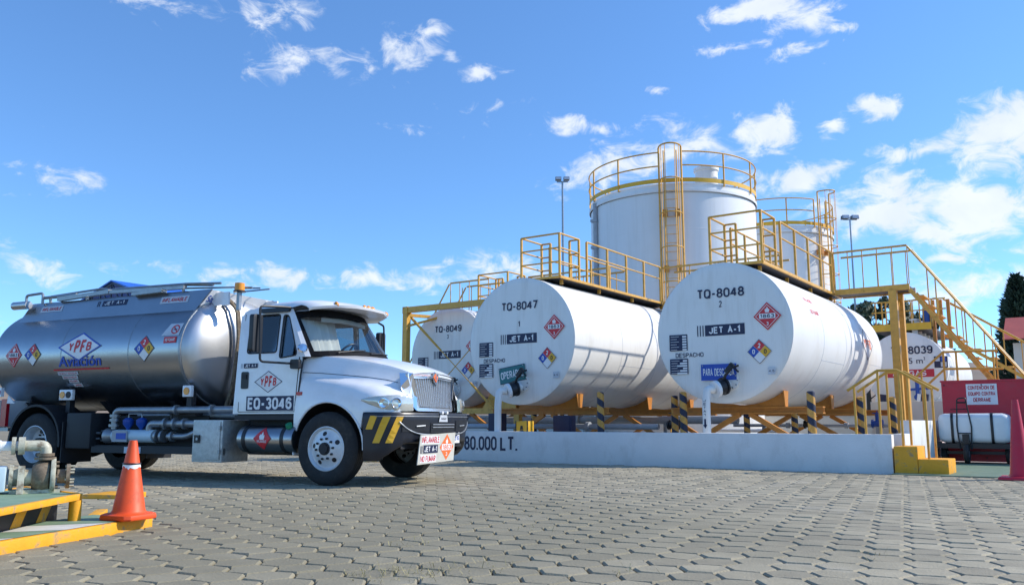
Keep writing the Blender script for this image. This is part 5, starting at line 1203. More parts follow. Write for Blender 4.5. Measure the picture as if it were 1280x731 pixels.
b.use(RED).poly(rect(-3.22, -2.95, 2.15, 2.25), tm, .007, SUB); b.use(WHITEP).text('NO FUMAR', -3.19, -2.98, 2.175, 2.225, tm, .011, .0, sub=SUB); b.build('no_smoking_sign', TR)
for (u, z, k) in ((-5.58, 1.36, 2), (-2.80, 1.385, 1)):
    b = LM(TRUCKW); b.box(u - .16 if k == 2 else u - .09, u + .16 if k == 2 else u + .09, -1.06, -1.0, z - .09, z + .09); lb = b.build('side_lamp', TR, bevel=.01)
    for q in range(k):
        b = LM(AMBER if q == 0 else DARK); x = u + (-.075 + .15 * q if k == 2 else 0); b.cyl((x, -1.075, z), (x, -1.061, z), .058, n=14); b.build('lens', lb)
    b = LM(DARK); b.box(u - .05, u + .05, -1.0, -.9, z - .3, z); b.build('bracket', lb)
# --- chassis
b = LM(DARK); b.box(-7.5, .95, -.48, -.38, .72, .98); b.box(-7.5, .95, .38, .48, .72, .98)
for u in (-7.2, -5.2, -4.0, -2.8, -1.5, .4): b.box(u - .05, u + .05, -.379, .379, .74, .96)
b.build('chassis_frame', TR)
for u in (-6.9, -5.0, -3.4):
    b = LM(DARK); b.prism([(-.8, 1.25), (.8, 1.25), (.5, .985), (-.5, .985)], lambda a, c, o: (u + o, a, c), -.06, .06); b.build('barrel_saddle', TR)
b = LM(DARK); b.box(-3.3, -2.75, -.9, .9, .99, 1.12); b.build('cross_member', TR)
b = LM(DARK); b.cyl((0, -1.0, .52), (0, 1.0, .52), .07, n=10); b.cyl((-6.1, -1.0, .52), (-6.1, 1.0, .52), .1, n=10); b.lathe([(0, -.3), (.2, -.2), (.26, 0), (.2, .2), (0, .3)], (-6.1, 0, .52), (0, 1, 0), 16)
b.box(-.9, .8, -.45, .45, .55, 1.15); b.cyl((-.9, 0, .62), (-5.8, 0, .55), .06, n=8); b.build('axle', TR)
def wheel(u, y, s_, dish, R=.525):
    """s_ = -1 near side: outer face towards -y"""
    a = Vector((0, s_, 0)); c = Vector((u, y, R - .004)); w = .14
    b = LM(RUBBER)
    b.lathe([(.29, -w), (.36, -w - .005), (.47, -w), (.505, -w + .03), (R, -w + .05), (R, w - .05), (.505, w - .03), (.47, w), (.36, w + .005), (.295, w - .012)], c, a, 56)
    ty = b.build('tyre', None, smooth=True, auto=40)
    g = LM(BLACK)
    for q in (-.075, -.025, .025, .075): g.lathe([(R + .0015, q - .007), (R + .0015, q + .007)], c, a, 56)
    gv = g.build('tread_groove', ty)
    b = LM(RIMW)
    if dish: prof = [(.315, w - .03), (.318, w - .005), (.305, w), (.292, w - .02), (.275, w - .07), (.268, .02), (.262, -.02), (.24, -.03), (.10, -.03)]
    else: prof = [(.315, w - .03), (.318, w - .005), (.305, w), (.292, w - .012), (.272, w - .035), (.255, w - .035), (.16, w + .012), (.13, w + .02), (.02, w + .02)]
    b.lathe(prof, c, a, 48); rim = b.build('rim', None, smooth=True, auto=30)
    b = LM(DARK); fz = w + .021
    if dish: b.cyl(c + a * -.03, c + a * .07, .105, n=20); b.cyl(c + a * .07, c + a * .085, .08, n=16)
    else: b.cyl(c + a * .021, c + a * (fz + .02), .098, .09, n=20); b.cyl(c + a * (fz + .02), c + a * (fz + .035), .07, n=16)
    hub = b.build('hub', rim, smooth=True)
    for k in range(10):
        t = 2 * pi * k / 10 + .1; r_ = .145 if not dish else .165; q = c + Vector((r_ * cos(t), 0, r_ * sin(t))); f0 = (w + .014) if not dish else -.03
        b = LM(DARK); b.cyl(q + a * (f0 - .01), q + a * (f0 + .028), .018, n=6); b.build('wheel_nut', rim)
    for k in range(5 if not dish else 4):
        t = 2 * pi * k / 5 + .45; r_ = .213; q = c + Vector((r_ * cos(t), 0, r_ * sin(t))); f0 = .108 if not dish else -.024
        nrm = (a * 1.0 + Vector((cos(t), 0, sin(t))) * (.5 if not dish else 0)).normalized()
        qq = q + a * (f0 + (.006 if not dish else 0) + .012); b = LM(BLACK); b.cyl(qq - nrm * .012, qq + nrm * .004, .034, n=14); b.build('hand_hole', rim)
    return ty, rim
def parent_wheel(u, y, s_, dish):
    ty, rim = wheel(u, y, s_, dish)
    for o in (ty, rim): o.parent = TR
    return ty
# sub-part rule: tyre and rim are parts of the truck, hub / nuts / holes are sub-parts of the rim
parent_wheel(0, -1.01, -1, False); parent_wheel(0, 1.01, 1, False)
parent_wheel(-6.1, -1.06, -1, True); parent_wheel(-6.1, 1.06, 1, True)
for s_ in (-1, 1):
    b = LM(RUBBER); b.lathe([(.29, -.14), (.47, -.14), (.505, -.11), (.521, -.09), (.521, .09), (.505, .11), (.47, .14), (.29, .14)], (-6.1, s_ * .73, .521), (0, 1, 0), 40); b.build('inner_tyre', TR, smooth=True)
# mudguards
for s_ in (-1, 1):
    b = LM(DARK); arc = [(-6.1 + .66 * cos(t), .54 + .66 * sin(t)) for t in [radians(-5 + k * 190 / 18) for k in range(19)]]
    b.loft([[(p[0], s_ * .62, p[1]) for p in arc], [(p[0], s_ * 1.21, p[1]) for p in arc], [(p[0], s_ * 1.22, p[1] - .03 if False else p[1]) for p in arc], [(-6.1 + (p[0] + 6.1) * .94, s_ * 1.22, .54 + (p[1] - .54) * .94) for p in arc]]); b.build('rear_mudguard', TR, smooth=True)
    b = LM(DARK); b.box(-5.36, -4.78, min(s_ * .5, s_ * 1.17), max(s_ * .5, s_ * 1.17), .46, 1.05); b.build('equipment_box', TR, bevel=.02)
    b = LM(DARK); b.box(-5.42, -5.40, min(s_ * .6, s_ * 1.2), max(s_ * .6, s_ * 1.2), .22, .9); b.build('mud_flap', TR)
# rear end just inside the frame
b = LM(REDL); b.box(-7.0, -6.86, -1.22, -1.16, .82, 1.30); b.build('rear_marker_panel', TR)
b = LM(TRUCKW); b.box(-7.6, -7.05, -1.24, -.6, .80, 1.28); b.build('rear_cabinet', TR, bevel=.02)
b = LM(TRUCKW); b.box(-7.12, -6.98, -1.26, -1.2, 1.34, 1.50); lb = b.build('rear_lamp', TR); b = LM(REDL); b.cyl((-7.05, -1.275, 1.42), (-7.05, -1.26, 1.42), .055, n=14); b.build('lens', lb)
b = LM(WHITEP); b.prism([(-6.86, 1.22), (-6.66, 1.22), (-6.84, 1.36)], lambda a, c, o: (a, -1.2 - o, c), 0, .02); b.build('reflector', TR)
b = LM(STEEL); b.box(-7.6, -6.8, -1.2, -1.14, .74, .80); b.build('rear_bumper', TR)
# --- piping between the axles
def tubes(m, name, *runs):
    b = LM(m)
    for (pts, r_) in runs: b.tube(pts, r_, 12, bend=r_ * 2.2)
    return b.build(name, TR, smooth=True)
tubes(STEEL, 'manifold_pipe', ([(-1.85, -.98, 1.09), (-4.42, -1.0, 1.09), (-4.42, -1.0, .78)], .055))
tubes(STEEL, 'manifold_pipe', ([(-2.55, -1.0, .87), (-3.62, -1.0, .87), (-3.62, -1.0, .66)], .06))
tubes(STEEL, 'manifold_pipe', ([(-2.5, -.98, .80), (-2.78, -1.0, .67), (-3.2, -1.0, .67)], .05))
tubes(STEEL, 'manifold_pipe', ([(-1.9, -.7, 1.0), (-4.2, -.7, 1.0)], .045))
b = LM(STEEL)
for (u, z, ax, r_) in ((-4.42, 1.0, 2, .085), (-4.42, .93, 2, .085), (-4.42, .84, 2, .095), (-3.25, .87, 0, .1), (-3.05, .87, 0, .1), (-2.85, .87, 0, .09), (-3.42, .67, 0, .1), (-3.3, .67, 0, .1), (-3.1, .67, 0, .085), (-3.05, 1.09, 0, .08), (-2.3, 1.09, 0, .08)):
    d = Vector((.022 if ax == 0 else 0, 0, .022 if ax == 2 else 0)); c = Vector((u, -1.0, z)); b = LM(STEEL); b.cyl(c - d, c + d, r_, n=16); b.build('pipe_flange', TR, smooth=True)
b = LM(BLACK)
for (u, z) in ((-3.15, .98), (-3.32, .79)): b.cyl((u, -1.0, z - .06), (u, -1.0, z + .05), .02, n=8); b.tube([(u + .06 * cos(k * pi / 8), -1.0 + .06 * sin(k * pi / 8), z + .05) for k in range(16)], .009, 6, closed=True)
b.build('valve_handle', TR)
b = LM(MOTORB); b.cyl((-4.38, -1.0, .67), (-3.48, -1.0, .67), .105, n=20); b.build('flow_meter', TR, smooth=True, auto=30)
b = LM(STEEL); b.lathe([(.0, -.16), (.09, -.15), (.12, -.1), (.125, .0), (.13, .03), (.09, .05)], (-4.52, -1.0, .67), (-1, 0, 0), 20); b.build('meter_pump', TR, smooth=True)
for k in range(5):
    t = 2 * pi * k / 5; b = LM(STEEL); b.cyl((-4.66, -1.0 + .08 * cos(t), .67 + .08 * sin(t)), (-4.74, -1.0 + .08 * cos(t), .67 + .08 * sin(t)), .018, n=6); b.build('pump_bolt', TR)
b = LM(PIPEG); b.box(-4.32, -3.98, -1.125, -1.11, .58, .76); b.use(BLUEP).box(-4.22, -4.0, -1.13, -1.126, .62, .72); b.build('meter_plate', TR)
for u in (-4.1, -3.80):
    b = LM(BLUEV); b.lathe([(.015, -.02), (.03, .03), (.085, .10), (.09, .17), (.05, .2), (.02, .21)], (u, -1.0, .76), (0, 0, 1), 16); b.build('blue_float', TR, smooth=True)
tubes(STEEL, 'vent_line', ([(-4.1, -1.0, .97), (-4.1, -1.0, 1.03), (-3.8, -1.0, 1.03), (-3.8, -1.0, .97)], .012))
b = LM(GREYP); b.box(-3.98, -3.62, -1.16, -1.15, .40, .50); b.build('rear_label_plate', TR)
b = LM(DARK); b.box(-4.75, -1.9, -1.15, -1.10, .40, .50); b.box(-4.75, -2.5, -1.1, -.5, .49, .52); b.build('side_guard', TR)
b = LM(DARK); b.box(-4.75, -2.6, -.75, -.5, .52, 1.0); b.build('inner_panel', TR)
b = LM(DARK); b.box(-4.7, -1.95, .35, .95, .36, 1.0); b.build('far_light_blocker', TR)  # added dark box, keeps far-side light out from under the truck
b = LM(DARK); b.box(-4.75, -.7, -.42, .34, .60, .72); b.build('underbody_light_blocker', TR)  # added filler slab to darken the space between the axles
# tool box, step, fuel tank
b = LM(PLATE); b.box(-2.50, -1.9, -1.18, -.6, .29, .93); tb = b.build('tool_box', TR, bevel=.012)
b = LM(PLATE); b.box(-2.46, -1.94, -1.196, -1.182, .33, .90); b.build('lid', tb, bevel=.004)
b = LM(BLACK); b.box(-2.44, -2.33, -1.215, -1.197, .58, .70); b.use(STEEL).cyl((-2.37, -1.23, .64), (-2.37, -1.215, .64), .022, n=10); b.build('latch', tb)
b = LM(STEEL); b.box(-1.955, -1.92, -1.21, -1.197, .42, .48); b.box(-1.955, -1.92, -1.21, -1.197, .78, .84); b.build('hinge', tb)
b = LM(ALU); b.lathe([(0, -.53), (.12, -.53), (.185, -.515), (.2, -.48), (.2, .48), (.185, .515), (.12, .53), (0, .53)], (-1.12, -.98, .645), (1, 0, 0), 32); ft = b.build('fuel_tank', TR, smooth=True)
for u in (-1.50, -.78):
    b = LM(BLACK); b.lathe([(.202, -.035), (.207, -.03), (.207, .03), (.202, .035)], (u, -.98, .645), (1, 0, 0), 32); b.build('strap', ft, smooth=True)
b = LM(mat('green_cap_paint', (.02, .25, .12), .4)); b.cyl((-.72, -1.06, .80), (-.72, -1.10, .87), .05, n=14); b.build('filler_cap', ft, smooth=True)
fm = lambda u, z, o: (u, -.98 - sqrt(max(1e-4, .2 ** 2 - (z - .645) ** 2)) - o, z)
b = LM(RED); b.poly(diamond(-1.13, .655, .165, .165), fm, .010, .03); b.use(WHITEP).poly(flame(-1.13, .70, .12), fm, .016, .03); b.text('INFLAMABLE', -1.22, -1.04, .595, .635, fm, .016, .0, sub=.03)
b.build('hazard_placard', TR)
b = LM(DARK); b.box(-1.75, -.60, -.75, -.5, .40, 1.0); b.box(-1.8, -.62, -1.05, -.5, .93, 1.0); b.build('cab_step_panel', TR)
# --- cab
def tum(z): return 1.05 - max(0, z - 1.85) * .115
def side(s_): return lambda u, z, o: (u, s_ * (tum(z) + o), z)
outer = [(-1.84, 1.02), (-.64, 1.02), (-.615, 1.30), (-.565, 1.90), (-.93, 2.60), (-1.66, 2.64), (-1.76, 2.60), (-1.82, 2.48)]
def rpoly(p, r=.05):
    o = []
    for i in range(len(p)):
        a, b_, c = Vector(p[i - 1]), Vector(p[i]), Vector(p[(i + 1) % len(p)]); e = min(r, (a - b_).length * .4, (c - b_).length * .4)
        q0 = b_ + (a - b_).normalized() * e; q1 = b_ + (c - b_).normalized() * e
        for k in range(4):
            t = k / 3; x = q0.lerp(b_, t).lerp(b_.lerp(q1, t), t); o.append((x.x, x.y))
    return o
w1 = rpoly([(-1.62, 1.94), (-1.05, 1.94), (-1.05, 2.53), (-1.62, 2.53)]); w2 = rpoly([(-.985, 1.85), (-.655, 1.89), (-.875, 2.50), (-.985, 2.52)])
for s_ in (-1, 1):
    b = LM(TRUCKW); b.prism(outer, side(s_), -.05, 0, (w1, w2)); sp = b.build('cab_side', TR)
    for w_ in (w1, w2):
        b = LM(TINT); b.prism(w_, side(s_), -.034, -.026); b.build('side_window', sp)
        b = LM(BLACK); b.tube([side(s_)(p[0], p[1], -.002) for p in w_], .012, 6, closed=True); b.build('window_seal', sp)
    # door outline joints
    b = LM(DARK)
    for (p, q) in (((-1.735, 1.06), (-1.735, 2.56)), ((-1.735, 1.05), (-.66, 1.05)), ((-.66, 1.06), (-.60, 1.86))):
        P_ = Vector(side(s_)(p[0], p[1], .001)); Q_ = Vector(side(s_)(q[0], q[1], .001)); b.bar(P_, Q_, .012, .004, up=(0, 1, 0)) if False else b.bar(P_, Q_, .010, .010)
    b.build('door_joint', sp)
    b = LM(BLACK); b.prism(rpoly(rect(-1.70, -1.56, 1.40, 1.66), .03), side(s_), 0, .008); b.use(DARK).prism(rect(-1.67, -1.59, 1.55, 1.62), side(s_), .008, .02); b.build('door_handle', sp)
ns = side(-1)
jet_sign(TR, ns, -1.715, -1.39, 1.715, 1.785, local=True, bars=2)
b = LM(WHITEP); b.poly(diamond(-1.17, 1.50, .27, .165), ns, .003)
for k in range(4):
    o_ = diamond(-1.17, 1.50, .27, .165); i_ = diamond(-1.17, 1.50, .25, .153); b.use(NAVY).poly([o_[k], o_[(k + 1) % 4], i_[(k + 1) % 4], i_[k]], ns, .005)
for k, (ch, h) in enumerate((('Y', .06), ('P', .09), ('F', .09), ('B', .06))): b.use(RED).text(ch, -1.325 + k * .08, -1.325 + k * .08 + .064, 1.5 - h, 1.5 + h, ns, .006, .03, .1)
b.build('company_emblem', TR)
b = LM(NAVY); b.poly(rect(-1.58, -.68, 1.065, 1.285), ns, .004)
b.use(WHITEP).text('EQ-3046', -1.55, -.71, 1.085, 1.265, ns, .007, .03); b.build('fleet_number', TR)
# roof with visor
us = [(-1.82, 2.50, .90), (-1.78, 2.63, .95), (-1.62, 2.70, .965), (-1.2, 2.755, .97), (-.8, 2.765, .98), (-.42, 2.755, .98), (-.16, 2.71, .97), (-.04, 2.665, .95)]
def roofsec(u, z, hw, curve=0):
    o = []
    for q in (-1, -.97, -.90, -.75, -.4, 0, .4, .75, .90, .97, 1):
        dd = max(0, min(1, (u + .8) / .76)); dz = {1: -.14 + .075 * dd, .97: -.07 + .025 * dd, .90: -.03, .75: -.008, .4: .006, 0: .012}[abs(q)]
        o.append((u - curve * q ** 4, hw * q, z + dz))
    return o
secs = [roofsec(u, z, hw, 0 if u < -1 else (.03 if u < -.7 else .24 if u < -.3 else .42 if u < -.1 else .50)) for u, z, hw in us]
b = LM(TRUCKW); b.loft(secs)
lo = [(p[0] - .015, p[1] * .98, p[2] - .035) for p in secs[-1]]; b.loft([secs[-1], lo])
b.loft([lo, [(p[0] - .34, p[1] * .97, p[2] + .0) for p in lo]])
b.build('roof', TR, smooth=True, auto=40)
for (q, o) in ((-.72, 0), (-.12, 0), (.0, 0), (.12, 0), (.72, 0)):
    uf = -.085 - .46 * q ** 4; b = LM(AMBER); c = Vector((uf, q * .93, 2.70 - .02 * abs(q) - .0)); n_ = Vector((.75, -q * .5, .5)).normalized()
    b.lathe([(.0, .006), (.03, .002), (.045, -.010), (.045, -.04)], c, n_, 14); b.build('marker_light', TR, smooth=True)
# windscreen with dark surround
def ws(q, t):     # q -1..1 across, t 0 base .. 1 top
    ub = -.06 - .45 * q ** 4; ut = -.52 - .37 * q ** 4; y = lerp(1.02, .955, t) * q
    return Vector((lerp(ub, ut, t), y, lerp(1.94 - .055 * q * q, 2.60 - .06 * q * q, t)))
b = LM(GLASS); qs = [-.95 + 1.90 * k / 16 for k in range(17)]
b.loft([[ws(q, t) for q in qs] for t in (.07, .5, .90)]); b.build('windscreen', TR, smooth=True, recalc=False)
b = LM(SEAL)
def frame_strip(f, n=16): b.loft([f(k / n) for k in range(n + 1)])
for t0, t1 in ((-.04, .08), (.89, 1.06)):
    b.loft([[ws(-.99 + 1.98 * k / 20, t0) for k in range(21)], [ws(-.99 + 1.98 * k / 20, t1) for k in range(21)]]); b.loft([[ws(-.99 + 1.98 * k / 20, t0) - Vector((.03, 0, .01)) for k in range(21)], [ws(-.99 + 1.98 * k / 20, t1) - Vector((.03, 0, .01)) for k in range(21)]])
for s_ in (-1, 1): b.loft([[ws(s_ * q, t) for q in (.925, .96, .995)] for t in (0, .25, .5, .75, 1)]); b.loft([[ws(s_ * q, t) - Vector((.04, 0, 0)) for q in (.925, .96, .995)] for t in (0, .25, .5, .75, 1)])
b.build('windscreen_surround', TR)
for s_ in (-1, 1):
    b = LM(TRUCKW); b.loft([[(-.575, s_ * 1.05, 1.86), (-.50, s_ * 1.045, 1.86), (-.43, s_ * 1.0, 1.86), (-.50, s_ * .96, 1.86)], [(-.94, s_ * .968, 2.61), (-.885, s_ * .972, 2.61), (-.84, s_ * .94, 2.61), (-.90, s_ * .90, 2.61)]], closed=True); b.build('pillar', TR)
for (y0, y1) in ((-.70, -.1), (.0, .62)):
    b = LM(BLACK); q0, q1 = y0, y1; b.tube([ws(q0, .03) + Vector((.03, 0, .0)), ws(lerp(q0, q1, .5), .07) + Vector((.03, 0, 0)), ws(q1, .10) + Vector((.02, 0, 0))], .011, 6); b.build('wiper', TR)
b = LM(TRUCKW)
cab_back = rect(-1.0, 1.0, 1.02, 2.55); b.prism(cab_back, lambda a, c, o: (-1.84 + o, a * (1 if c < 1.9 else .95), c), -.0, .04, (rpoly(rect(-.55, .55, 1.98, 2.40)),)); b.build('cab_rear', TR)
b = LM(TINT); b.prism(rect(-.55, .55, 1.98, 2.40), lambda a, c, o: (-1.82 + o, a, c), 0, .006); b.build('rear_window', TR)
b = LM(DARK); b.box(-1.8, -.62, -.99, .99, 1.0, 1.05); b.build('cab_floor', TR)
b = LM(SEATM); b.prism([(-.72, -.95), (-.58, -.93), (-.36, -.80), (-.20, -.60), (-.14, 0), (-.20, .60), (-.36, .80), (-.58, .93), (-.72, .95)], lambda a, c, o: (a, c, 1.55 + o), 0, .335); b.prism([(-.70, -.80), (-.42, -.72), (-.24, -.50), (-.18, 0), (-.24, .50), (-.42, .72), (-.70, .80)], lambda a, c, o: (a, c, 1.89 + o), 0, .075); b.box(-.7, -.5, -.94, .94, 1.06, 1.6); b.build('dashboard', TR)
for y in (-.5, .5):
    b = LM(SEATM); b.box(-1.55, -1.05, y - .24, y + .24, 1.3, 1.48); b.bar((-1.55, y, 1.45), (-1.68, y, 2.08), .46, .12, up=(0, 1, 0)) if False else b.box(-1.72, -1.58, y - .23, y + .23, 1.45, 2.10); b.box(-1.70, -1.60, y - .12, y + .12, 2.10, 2.26); b.build('seat', TR, bevel=.03)
b = LM(BLACK); c = Vector((-.80, .42, 2.0)); ax = Vector((-.75, 0, .62)).normalized(); x_ = Vector((0, 1, 0)); y_ = ax.cross(x_)
b.tube([c + (x_ * cos(k * pi / 12) + y_ * sin(k * pi / 12)) * .22 for k in range(24)], .018, 8, closed=True)
for a in (.3, pi - .3, -pi / 2): b.bar(c, c + (x_ * cos(a) + y_ * sin(a)) * .22, .03, .02)
b.cyl(c, c - ax * .35, .03, n=8); b.build('steering_wheel', TR, smooth=True)
def curtain(u0, y0, u1, y1, ztop, zbot, sl):
    pts = []; n = 48
    rows = []
    for (z, k_) in ((ztop, 0), (zbot, 1)):
        row = []
        for i in range(n + 1):
            t = i / n; r_ = .038 * sin(t * 2 * pi * 7.5)
            row.append((lerp(u0, u1, t) + r_ + sl * k_, lerp(y0, y1, t) + r_ * .6, z))
        rows.append(row)
    return rows
b = LM(CURT); b.loft(curtain(-.80, -.80, -.70, -.14, 2.46, 1.97, .16)); cu = b.build('curtain', TR, smooth=True, recalc=False)
b = LM(CREAM); b.loft([[ws(q, .88) - Vector((.05, 0, 0)) for q in (-.62, -.2, .2, .6)], [ws(q, .77) - Vector((.10, 0, 0)) for q in (-.62, -.2, .2, .6)]]); b.build('sun_visor', TR)
# mirrors
for s_ in (-1, 1):
    b = LM(BLACK); Y = s_ * 1.5; du = 0 if s_ < 0 else .20
    b.tube([(x + du, y, z) for x, y, z in [(-.85, s_ * .99, 2.62), (-.90, s_ * 1.12, 2.62), (-1.0, Y, 2.59), (-.96, Y, 1.77), (-.72, s_ * 1.12, 1.76), (-.66, s_ * 1.06, 1.76)]], .018, 8, bend=.06); mr_ = b.build('mirror_arm', TR, smooth=True)
    b = LM(BLACK); b.prism(rpoly(rect(1.40, 1.60, 1.91, 2.47), .05), lambda a, c, o: (-1.0 + du - .02 * (a - 1.5) + o, s_ * a, c), -.10, -.02); b.build('mirror_housing', TR, bevel=.015)
    b = LM(BLACK); b.prism(rpoly(rect(-.72, -.56, 1.68, 1.82), .03), side(s_), 0, .07); b.build('mirror_bracket', TR)
    b = LM(BLACK); b.prism(rpoly(rect(-1.42, -.86, 2.56, 2.63), .03), side(s_), .0, .05); b.build('rain_visor', TR)
b = LM(CHROME); b.lathe([(0, .02), (.06, .012), (.075, -.01)], (-.52, -1.09, 1.99), (.6, -.6, .3), 16); b.build('spot_mirror', TR, smooth=True)
# bonnet and wings: one loft, stations forward
ST = [  # u, centre z, shoulder v z, crease v z, wing inner v z, wing outer v z, side v z
 (-.60, 1.955, .90, 1.885, .99, 1.63, 1.005, 1.55, 1.03, 1.45, 1.055, 1.20),
 (-.30, 1.945, .87, 1.87, .955, 1.615, .985, 1.545, 1.08, 1.45, 1.12, 1.22),
 (.10, 1.90, .81, 1.83, .90, 1.58, .955, 1.515, 1.10, 1.435, 1.165, 1.22),
 (.50, 1.835, .74, 1.765, .83, 1.54, .915, 1.465, 1.10, 1.39, 1.175, 1.20),
 (.80, 1.765, .69, 1.70, .76, 1.495, .86, 1.405, 1.06, 1.33, 1.15, 1.19),
 (1.0, 1.695, .645, 1.635, .69, 1.44, .77, 1.34, .95, 1.26, 1.06, 1.16),
 (1.10, 1.63, .61, 1.585, .64, 1.40, .69, 1.30, .83, 1.22, .93, 1.13)]
def zbot(u):
    if abs(u) < .64: return .53 + sqrt(max(0, .66 ** 2 - u * u))
    return 1.035 if u > 0 else .44
stn = [-.655, -.645, -.63, -.60, -.55, -.47, -.38, -.25, -.1, .05, .2, .33, .44, .53, .60, .64, .66, .75, .85, .95, 1.03, 1.10]
def half(u):
    zc, vs, zs, vc, z2, vi, zi, vo, zo, vb, zb = interp(ST, u); zz = zbot(u)
    zb2 = min(zb, max(zz + .03, zb - .02) if zz < zb - .03 else zb); mid = lerp(zb, zz, .5)
    P = [(0, zc), (vs * .5, zc - (zc - zs) * .22), (vs * .85, zc - (zc - zs) * .66), (vs, zs), (lerp(vs, vc, .35), lerp(zs, z2, .22)), (vc, z2), (vi, zi), (lerp(vi, vo, .55), lerp(zi, zo, .28)), (vo, zo), (lerp(vo, vb, .6), lerp(zo, zb, .45)), (vb, min(zb, zz + .25) if zz > 1 else zb), (vb + .005, max(mid, zz) if zz < 1 else lerp(zz, zb, .3)), (vb + .004, zz)]
    P[10] = (vb, max(zb, zz + .02))
    return P
for s_ in (-1, 1):
    secs = [[(u, s_ * p[0], p[1]) for p in half(u)] for u in stn]
    b = LM(TRUCKW); b.loft(secs)
    inner = [[(u, s_ * (p[0] - .03), p[1] - (0 if k else 0)) for k, p in enumerate(half(u)[-3:])] for u in stn]; b.loft(inner)
    b.build('bonnet_half', TR, smooth=True, auto=38)
    arch = [(.0 + .655 * cos(t), .53 + .655 * sin(t)) for t in [radians(-10 + k * 200 / 24) for k in range(25)]]
    b = LM(DARK); b.loft([[(p[0], s_ * .55, p[1]) for p in arch], [(p[0], s_ * (interp(ST, p[0])[9] - .01), p[1]) for p in arch]]); b.build('wheel_arch', TR, smooth=True)
    b = LM(TRUCKW); lip = [(p[0] * 1.0, s_ * (interp(ST, p[0])[9] + .008), p[1]) for p in arch if p[1] > .44]; b.tube(lip, .014, 6); b.build('arch_lip', TR, smooth=True)
    b = LM(TRUCKW); b.box(-.665, -.645, min(s_ * .75, s_ * 1.055), max(s_ * .75, s_ * 1.055), .42, 1.02); b.build('wing_skirt', TR)
b = LM(DARK); b.tube([(u, -half(u)[5][0] - .002, half(u)[5][1]) for u in [-.58 + k * .15 for k in range(11)]], .005, 5); b.tube([(u, half(u)[5][0] + .002, half(u)[5][1]) for u in [-.58 + k * .15 for k in range(11)]], .005, 5); b.build('bonnet_joint', TR)
b = LM(BLACK); b.tube([(-.60, -1.045, 1.30), (-.585, -1.03, 1.6), (-.57, -1.0, 1.86)], .014, 6); b.use(REDL).box(-.62, -.52, -1.075, -1.05, 1.29, 1.34); b.build('bonnet_seal', TR)
# nose: dark core, chrome surround, grille bars, emblem
def gx(z): return 1.165 - (z - 1.08) * .10
b = LM(CHROMED); b.prism([(-.50, 1.09), (.50, 1.09), (.60, 1.56), (-.60, 1.56)], lambda a, c, o: (gx(c) - .10 - .10 * a * a + o, a, c), -.05, 0); b.build('grille_core', TR)
def hw(z): return lerp(.475, .575, (z - 1.12) / .41)
n = 19
for k in range(n):
    q = -1 + 2 * (k + .5) / n; b = LM(GRILLE)
    P_ = [Vector((gx(z) - .03 - .10 * (q * hw(z)) ** 2, q * hw(z), z)) for z in (1.115, 1.32, 1.535)]
    w_ = .0105
    b.loft([[p + Vector((-.03, -w_, 0)), p + Vector((.012, -w_ * .5, 0)), p + Vector((.012, w_ * .5, 0)), p + Vector((-.03, w_, 0))] for p in P_], closed=True); b.build('grille_bar', TR)
def sur(a, c, o): return (gx(c) - .02 - .10 * a * a + o, a, c)
so_ = rpoly([(-.545, 1.055), (.545, 1.055), (.70, 1.60), (.0, 1.645), (-.70, 1.60)], .05); si_ = rpoly([(-.485, 1.11), (.485, 1.11), (.585, 1.525), (.10, 1.545), (.0, 1.50), (-.10, 1.545), (-.585, 1.525)], .03)
b = LM(GRILLE); b.prism(so_, sur, -.04, .015, (si_,)); b.build('grille_surround', TR, bevel=.006)
for s_ in (-1, 1):
    b = LM(CHROME); b.add([(1.105, s_ * .61, 1.60), (.95, s_ * .735, 1.60), (1.0, s_ * .775, 1.40), (1.075, s_ * .745, 1.22), (1.155, s_ * .575, 1.06), (1.13, s_ * .53, 1.25)], [(0, 1, 2, 5), (2, 3, 4, 5)]); b.build('grille_wing', TR)
b = LM(GREYP); b.prism([(-.60, 1.555), (-.12, 1.575), (-.12, 1.61), (-.60, 1.585)], sur, .015, .021); b.prism([(.60, 1.555), (.12, 1.575), (.12, 1.61), (.60, 1.585)], sur, .015, .021)
b.use(REDP).text('INTERNATIONAL', -.55, -.14, 1.573, 1.592, lambda a, c, o: sur(-a - .69 + .0, c, o), .024, 0); b.build('nameplate', TR)
b = LM(CHROME); b.prism([(-.10, 1.56), (0, 1.645), (.10, 1.56), (0, 1.44)], sur, .016, .035); b.use(ORANGER).prism([(-.065, 1.565), (0, 1.62), (.065, 1.565), (0, 1.485)], sur, .0352, .042); b.use(CHROME).prism([(-.02, 1.565), (0, 1.60), (.02, 1.565), (0, 1.51)], sur, .0422, .048); b.build('emblem', TR)
